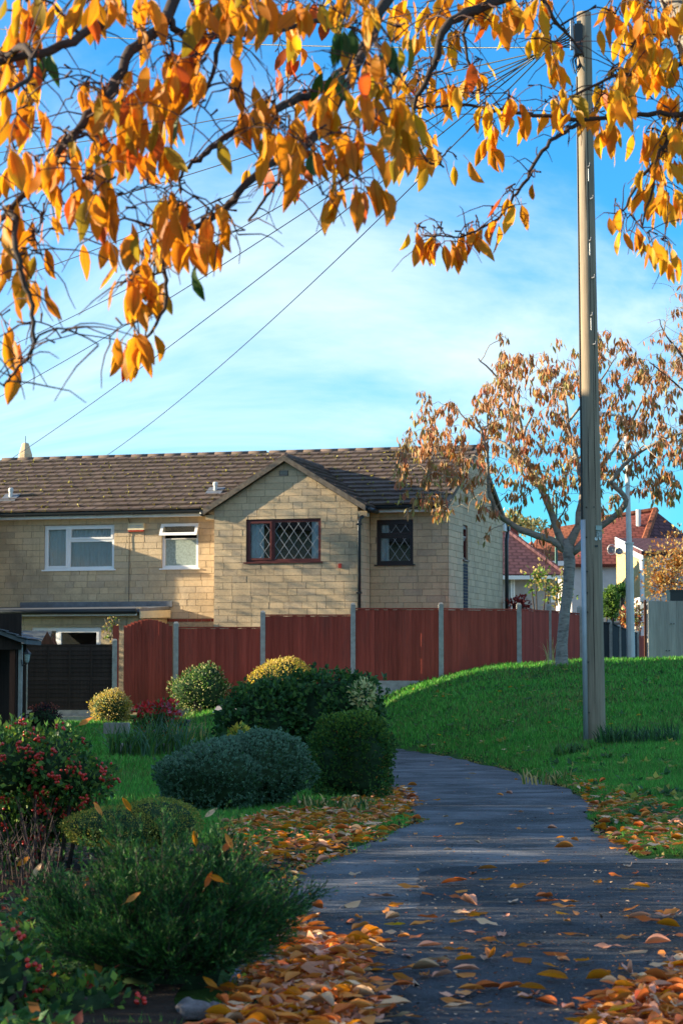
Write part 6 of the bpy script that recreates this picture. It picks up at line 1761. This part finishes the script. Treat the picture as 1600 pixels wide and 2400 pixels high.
for (x, y, Y) in targets:
    end = at(x, y, Y)
    d, (q, r_) = min((((nd[0] - end).length * (1 if nd[1] > .006 else 1.25) + r.uniform(0, .25), nd) for nd in nodes), key=lambda t: t[0])
    L_ = (end - q).length
    P_ = curve_pts(q, q.lerp(end, .45) + Vector((r.uniform(-.2, .2) * L_, r.uniform(-.2, .2), .28 * L_ + .08)), end, 8)
    ph = r.uniform(0, 6)
    P_ = [p + Vector((math.sin(ph + i * 1.3), math.cos(ph + i), math.sin(ph * 2 + i * 1.7))) * .018 for i, p in enumerate(P_)]; P_[0] = q
    r0 = min(r_ * .7, .006 + .007 * L_)
    twigs.tube(P_, list(np.linspace(r0 * 1.15, .006, 9)), 5, cap=False)
    for i in (3, 5, 7): nodes.append((P_[i], max(.0045, r0 * (1 - i / 10))))
    if r.random() < .14: continue
    nl = r.randint(9, 15); red = r.random()
    wts = np.array([.5 + 3 * (red > .8), 2.4, 4.5, 2.2 + 2 * (y > 1080), 2], float); wts /= wts.sum()
    for k in range(nl):
        p = P_[r.choice([6, 7, 7, 8, 8, 8])] + Vector((r.gauss(0, .05), r.gauss(0, .05), r.gauss(-.02, .04)))
        aa = r.uniform(0, 6.28)
        WT.leaf(p, (r.gauss(0, .28), r.gauss(0, .28), -1), (math.sin(aa), -math.cos(aa), .1), r.uniform(.11, .19), int(rng.choice(5, p=wts)))
wood.build('branches', M_BARK3, wc, smooth=True, world=True)
twigs.build('twigs', M_PALETWIG, wc, smooth=True, world=True)['kind'] = 'stuff'
WT.finish()
# ---- twiggy tree reaching in at the right edge
RY_ = 39.0
rt = empty('bare_twiggy_tree', Vector((7.2, RY_, g(7.2, RY_))), 'nearly bare twiggy tree reaching in at the right edge', 'tree')
nodes = []; wood = MB(); twigs = MB()
b = Vector((7.2, RY_, g(7.2, RY_) - .2))
limb([b, b + Vector((-.05, 0, 2.5)), T(1700, 1000, RY_), T(1660, 860, RY_), T(1640, 760, RY_), T(1640, 690, RY_)], .14, .02, 3, .02)
limb([T(1660, 900, RY_), T(1600, 840, RY_), T(1560, 790, RY_), T(1545, 750, RY_)], .03, .008, 3, .02)
limb([T(1680, 960, RY_), T(1610, 920, RY_), T(1560, 880, RY_), T(1520, 850, RY_)], .03, .008, 3, .02)
RT = LeafTree(rt, WM, leaf_set(WM, WSH), 300, WSH)
for k in range(260):
    x, y = r.uniform(1490, 1720), r.uniform(655, 960)
    if x < 1540 + (y - 780) ** 2 * .004 - (30 if y > 800 else 0) and r.random() < .9: continue
    end = at(x, y, RY_ + r.gauss(0, .7)); d, (q, r_) = min((((nd[0] - end).length, nd) for nd in nodes), key=lambda t: t[0]); L_ = (end - q).length
    P_ = curve_pts(q, q.lerp(end, .5) + Vector((r.uniform(-.15, .15), r.uniform(-.15, .15), .2 * L_ * r.choice([-1, 1]))), end, 6)
    twigs.tube(P_, list(np.linspace(min(r_ * .7, .008), .003, 7)), 4, cap=False); nodes.append((P_[4], .005)); nodes.append((P_[2], .006))
    if r.random() < .28:
        for j in range(r.randint(2, 5)): WT_p = P_[r.choice([4, 5, 6])]; RT.leaf(WT_p + Vector((r.gauss(0, .05), r.gauss(0, .05), -.03)), (r.gauss(0, .25), r.gauss(0, .25), -1), (r.gauss(0, 1), -1, .1), r.uniform(.1, .15), r.choice([0, 1, 1, 4, 4]))
wood.build('trunk', M_BARK2, rt, smooth=True, world=True)
twigs.build('twigs', M_PALETWIG, rt, smooth=True, world=True)['kind'] = 'stuff'
RT.finish()

# ================================================================== GRASS AND FALLEN LEAVES
def in_poly(px, py, poly):
    c = np.zeros(px.shape, bool); j = len(poly) - 1
    for i in range(len(poly)):
        xi, yi = poly[i]; xj, yj = poly[j]
        c ^= ((yi > py) != (yj > py)) & (px < (xj - xi) * (py - yi) / (yj - yi + 1e-9) + xi)
        j = i
    return c
LIT = {'verge': [(520, 1935), (700, 1895), (950, 1848), (985, 1885), (900, 1950), (760, 2025), (670, 2060), (560, 2010)],
       'front': [(640, 2190), (700, 2170), (780, 2230), (900, 2215), (850, 2260), (870, 2320), (900, 2400), (900, 2520), (430, 2520), (560, 2330), (640, 2260)],
       'right': [(1320, 1815), (1390, 1835), (1470, 1862), (1560, 1895), (1640, 1905), (1640, 2012), (1500, 2004), (1425, 1975), (1385, 1890)],
       'corner': [(1375, 2420), (1395, 2365), (1500, 2320), (1640, 2255), (1640, 2460), (1380, 2460)]}
def grass(name, label, n, xf, ylo, yhi, ok, h, dens_pow=2.0):
    u = rng.random(n)
    Y = 1 / (1 / ylo + u * (1 / yhi - 1 / ylo))           # denser close by
    lo, hi = xf(Y); X = lo + (hi - lo) * rng.random(n)
    k = ok(X, Y); X, Y = X[k], Y[k]; n = len(X)
    Z = gz(X, Y) - .012
    cl_ = np.sin(X * 3.1 + np.sin(Y * 2.3)) * np.cos(Y * 2.7 + X) * .5 + .5
    pos = np.stack([X, Y, Z], 1); tip = rng.normal(size=(n, 3)) * .42; tip[:, 2] = 1
    sz = (h * rng.uniform(.5, 1.15, n) * (.75 + .5 * cl_)) * np.clip(Y / 16, .75, 1.5)
    pt = np.sin(X * .9 + 2 * np.sin(Y * .31)) * np.sin(Y * .55 + 1.3 * np.sin(X * .7)) * .5 + .5
    mi = np.where(rng.random(n) < .08 + .45 * pt ** 2, 2, np.where(rng.random(n) < .15 + .6 * cl_, 1, 0))
    wd_ = np.clip(Y / 15, .8, 2.6)
    Vv, Ff, Mi = scatter(T_ND, F_ND, pos, tip, rng.normal(size=(n, 3)) * .5 + np.array([0, -1, 0]), sz, mi, wd_)
    o = np_obj(name, Vv, Ff, Mi, M_GRASS); tag(o, label, 'grass', kind='stuff')
grass('lawn_grass', 'short green grass on the bank right of the path', 300000, lambda Y: (f_xr(Y) - .02, np.maximum(f_xr(Y) + 1.5, Y * .23 + .6)), 10.7, 47, lambda X, Y: (X > f_xr(Y) - .03 + .06 * np.sin(Y * 5)), .055)
def lawn_ok(X, Y):
    bedq = (Y < 12.2) & (X > -1.1)
    return (X < f_xl(Y) + .04 * np.sin(Y * 6)) & ~bedq & ~((Y > 42.8) & (X > -2.6))
grass('garden_grass', 'green grass of the garden left of the path', 140000, lambda Y: (-Y * .22 - .8, f_xl(Y) + .03), 12.0, 46, lawn_ok, .055)
grass('verge_grass', 'thin grass showing through the fallen leaves by the path', 9000, lambda Y: (f_xl(Y) - .6, f_xl(Y) + .06), 5.4, 16.5, lambda X, Y: np.sin(X * 9) * np.sin(Y * 4) > .1, .05)

# broad-leaved weeds and daisies in the turf
n = 260; Y = rng.uniform(12, 44, n); X = f_xr(Y) + rng.random(n) * np.maximum(.5, Y * .165 - f_xr(Y)); pos = np.repeat(np.stack([X, Y, gz(X, Y) + .02], 1), 7, 0)
d = rdir(len(pos)); d[:, 2] = np.abs(d[:, 2]) * .35 + .08
Vv, Ff, Mi = scatter(T_LO, F_LO, pos, d, rdir(len(pos)) * .3 + np.array([0, -.2, 1]), np.repeat(rng.uniform(.04, .10, n), 7), np.repeat(rng.integers(0, 3, n), 7))
tag(np_obj('lawn_weeds', Vv, Ff, Mi, [F_DARK2, F_MIDG, F_MOSSY]), 'scattered broad-leaved weeds in the grass bank', 'weeds', kind='stuff')
# low broad-leaved weeds and moss crumbs along the path edges
def edge_stuff(name, label, n, side, mats, size):
    Y = rng.uniform(6.0, 34, n); e_ = f_xl(Y) if side < 0 else f_xr(Y); k = np.abs(e_) < 5; Y, e_ = Y[k], e_[k]; n = len(Y)
    X = e_ + side * (np.abs(rng.normal(size=n)) * .07 - .05) + .035 * np.sin(Y * 2.3) ; keep = np.sin(Y * 3.7) + np.sin(Y * 1.9 + 1) > -.7
    X, Y = X[keep], Y[keep]; n = len(X)
    pos = np.stack([X, Y, gz(X, Y) + .004], 1); d = rdir(n); d[:, 2] = np.abs(d[:, 2]) * .5 + .1
    Vv, Ff, Mi = scatter(T_LO, F_LO, pos, d, rdir(n) + np.array([0, 0, 1.2]), rng.uniform(*size, n), rng.integers(0, len(mats), n))
    tag(np_obj(name, Vv, Ff, Mi, mats), label, 'weeds', kind='stuff')
edge_stuff('edge_moss', 'moss, soil crumbs and tiny weeds along the left path edge', 5000, -1, [M_SOIL, F_MIDG, F_MOSSY, F_RUST], (.012, .035))
edge_stuff('edge_weeds', 'moss, soil crumbs and tiny weeds along the right path edge', 6000, 1, [M_SOIL, M_SOIL, F_MIDG, F_MOSSY, F_YELL2], (.012, .04))
FK = ['orange', 'copper', 'rust', 'pale_brown', 'dusty_pink', 'gold']
FM = [LEAF[q] for q in FK]
FSH = [leaf_template(6, fo, cu, tw, .165, .0, .28, wv) for fo, cu, tw, wv in ((.12, .10, .2, .25), (.25, .14, -.4, .3), (.06, -.08, .3, .45), (.5, .08, .25, .1), (.18, .2, .5, .35), (.9, .12, -.3, .0))]
FME = leaf_set([LEAFV[q] for q in FK], FSH, 'fallen_leaf')
wF = np.array([3.0, 3.6, 2.6, 1.9, 2.0, .15]); wF /= wF.sum()
cand = []
def add_fallen(x, y, z, lift, sz, tilt=.35, mi=None):
    tilt *= .5
    a = random.uniform(0, 6.28)
    tip = Vector((math.cos(a), math.sin(a), random.gauss(.02, tilt * .5))); nrm = Vector((random.gauss(0, tilt), random.gauss(0, tilt), 1 if random.random() < .75 else -1))
    cand.append((Vector((x, y, z + lift)), tip, nrm, sz, int(rng.choice(6, p=wF)) if mi is None else mi, random.randrange(len(FSH))))
def world_fill(poly, n, depth, sz=(.05, .095)):
    P_ = [gp(max(-50, min(1660, x)), min(y, 2520), lo=2.5, hi=30) for x, y in poly]
    x0, x1 = min(p.x for p in P_), max(p.x for p in P_); y0, y1 = min(p.y for p in P_), max(p.y for p in P_)
    m = 0; tries = 0
    while m < n and tries < n * 30:
        tries += 1
        X, Y = random.uniform(x0, x1), random.uniform(y0, y1); Z = g(X, Y); px, py = proj((X, Y, Z))
        if not in_poly(np.array([px]), np.array([py]), poly)[0]: continue
        add_fallen(X, Y, Z, random.uniform(.006, depth), random.uniform(*sz), .45); m += 1
world_fill(LIT['verge'], 1700, .035); world_fill(LIT['front'], 1150, .045); world_fill(LIT['right'], 800, .035); world_fill(LIT['corner'], 420, .045)
# single leaves on the asphalt
sing = [(335,735),(565,798),(640,780),(665,775),(755,738),(840,765),(970,785),(1065,687),(1150,637),(1325,800),(1365,710),(1460,687),(1440,780),(1440,797),(270,866),(360,825),(500,857),(905,858),(1000,850),(1070,828),(1095,845),(1160,870),(80,895),(150,930),(320,910),(430,893),(300,937),(430,920),(420,940),(520,947),(490,967),(630,915),(670,935),(680,892),(780,865),(775,890),(745,908),(860,945),(880,972),(720,965),(790,997),(1080,890),(1115,922),(1105,975),(1355,915),(1490,905),(1540,905),(1490,928),(1525,978),(1400,985),(1420,1015),(215,993),(150,990),(385,995),(450,1007),(520,997),(550,1030),(740,1035),(890,1020),(880,1060),(915,1073),(680,1078),(640,1085),(530,1068),(1335,1030),(1330,1105),(590,1130),(500,1110),(790,1118),(430,1153),(365,1190),(860,1193),(930,1222),(1045,1193),(735,1220),(760,1205),(745,1245),(1085,1255),(400,1228),(390,1255),(300,960),(230,1050),(420,1045),(350,1120),(430,1125),(1250,490),(1155,480),(1045,487),(610,600),(550,398),(610,455),(1120,398),(1460,610),(1355,655),(1050,830)]
for (x, y) in sing:
    p = gp(640 + x / 1.6333, 1600 + y / 1.6333); add_fallen(p.x, p.y, p.z, .012, random.uniform(.075, .108), .3)
for k in range(70):
    p = gp(random.uniform(690, 1600), random.uniform(2040, 2400)); add_fallen(p.x, p.y, p.z, .012, random.uniform(.06, .11), .3)
for k in range(40):
    p = gp(random.uniform(920, 1450), random.uniform(1770, 2000)); add_fallen(p.x, p.y, p.z, .012, random.uniform(.05, .09), .3)
for k in range(60):
    p = gp(random.uniform(1000, 1600), random.uniform(1590, 1820)); add_fallen(p.x, p.y, p.z, .03, random.uniform(.06, .1), .6, random.choice([3, 3, 0, 5]))
def seen_size(c):
    px, py = proj(c[0]); return c[3] / max(c[0].y, 1) if (-20 < px < 1620 and py < 2420) else 0
cand.sort(key=lambda c: -seen_size(c))
names_c = ['orange', 'coppery', 'rusty', 'pale brown', 'dusty pink', 'golden']
for (p, t, n, sz, mi, si) in cand[:300]:
    o = bpy.data.objects.new('fallen_leaf', FME[mi][si]); link(o)
    M = (basis(t, n) @ Matrix.Diagonal((sz * random.uniform(.75, 1.25), sz, sz))).to_4x4(); M.translation = p; o.matrix_world = M
    px, py = proj(p); zone = 'in the drift beside the juniper'
    for zn, ph in (('corner', 'in the drift at the bottom right corner'), ('right', 'in the drift along the lawn edge'), ('verge', 'in the drift below the clipped shrubs')):
        if in_poly(np.array([px]), np.array([py]), LIT[zn])[0]: zone = ph
    if not any(in_poly(np.array([px]), np.array([py]), LIT[q])[0] for q in LIT): zone = 'alone on the dark asphalt' if py > 2120 else 'alone on the path beyond the dark asphalt'
    tag(o, 'curled %s leaf lying %s' % (names_c[mi], zone), 'leaf', '%s leaves %s' % (names_c[mi], zone))
rest = cand[300:]
vs, fs, ms, b = [], [], [], 0
for si in range(len(FSH)):
    q = [l for l in rest if l[5] == si]
    V_, F_, M_ = scatter(FSH[si][0], FSH[si][1], np.array([l[0][:] for l in q]), np.array([l[1][:] for l in q]), np.array([l[2][:] for l in q]), np.array([l[3] for l in q]), np.array([l[4] for l in q]))
    vs.append(V_); fs.append(F_ + b); ms.append(M_); b += len(V_)
o = np_obj('leaf_litter', np.concatenate(vs), np.concatenate(fs), np.concatenate(ms), FM); tag(o, 'drifts of fallen orange leaves along both edges of the path', 'leaves', kind='stuff')
# leaves caught on the shrubs
caught = [(185, 1700, 9.6, 1, 'upright orange leaf stuck in the berried shrub'), (275, 1985, 6.3, 0, 'orange leaf caught on the juniper\'s left shoulder'), (460, 1985, 6.2, 0, 'folded orange leaf caught near the juniper\'s top'), (520, 1998, 6.1, 2, 'long red-orange leaf on the juniper\'s right shoulder'), (545, 1990, 6.1, 1, 'coppery leaf beside the long red-orange one on the juniper'),
          (480, 2080, 5.95, 2, 'red leaf hanging low on the juniper\'s right side'), (525, 2068, 5.95, 0, 'brownish orange leaf above the red leaf on the juniper'), (295, 2115, 5.9, 1, 'coppery leaf standing in the middle of the juniper'), (40, 2030, 9.0, 0, 'orange leaf in the bare stems at the left edge'), (75, 2060, 8.5, 3, 'pale leaf below the bare stems at the left edge'),
          (308, 1902, 9.6, 0, 'orange leaf on the mossy mound'), (240, 1912, 9.6, 1, 'coppery leaf on the left of the mossy mound'), (480, 1915, 10.2, 3, 'pale leaf between the mossy mound and the dome'), (510, 2315, 5.75, 0, 'orange leaf beside the stones at the bottom edge')]
for (px, py, Y, mi, lab) in caught:
    p = at(px, py, Y); o = bpy.data.objects.new('caught_leaf', FME[mi][random.randrange(5)]); link(o)
    a = random.uniform(-1.2, 1.2)
    M = (basis(Vector((math.sin(a), 0, math.cos(a) * .6)), Vector((.2, -1, .5))) * (.05 if Y < 8 else .075)).to_4x4(); M.translation = p; o.matrix_world = M
    tag(o, lab, 'leaf')

# trodden crumbs of leaf on the asphalt
n = 2600; Y = 1 / rng.uniform(1 / 22., 1 / 5.2, n); X = rng.uniform(-.25, 1.0, n) * Y * .17 + rng.normal(size=n) * .2
k = (X > f_xl(Y)) & (X < np.minimum(f_xr(Y), 2.4)); X, Y = X[k], Y[k]; n = len(X)
d = rdir(n); d[:, 2] *= .12; nn_ = rdir(n) * .25; nn_[:, 2] = 1
Vv, Ff, Mi = scatter(T_LO, F_LO, np.stack([X, Y, f_zp(Y) + .008], 1), d, nn_, rng.uniform(.006, .022, n), rng.integers(0, 4, n))
tag(np_obj('leaf_crumbs', Vv, Ff, Mi, [LEAF['rust'], LEAF['pale_brown'], M_SOIL, LEAF['copper']]), 'trodden crumbs of leaf and grit on the asphalt', 'debris', kind='stuff')
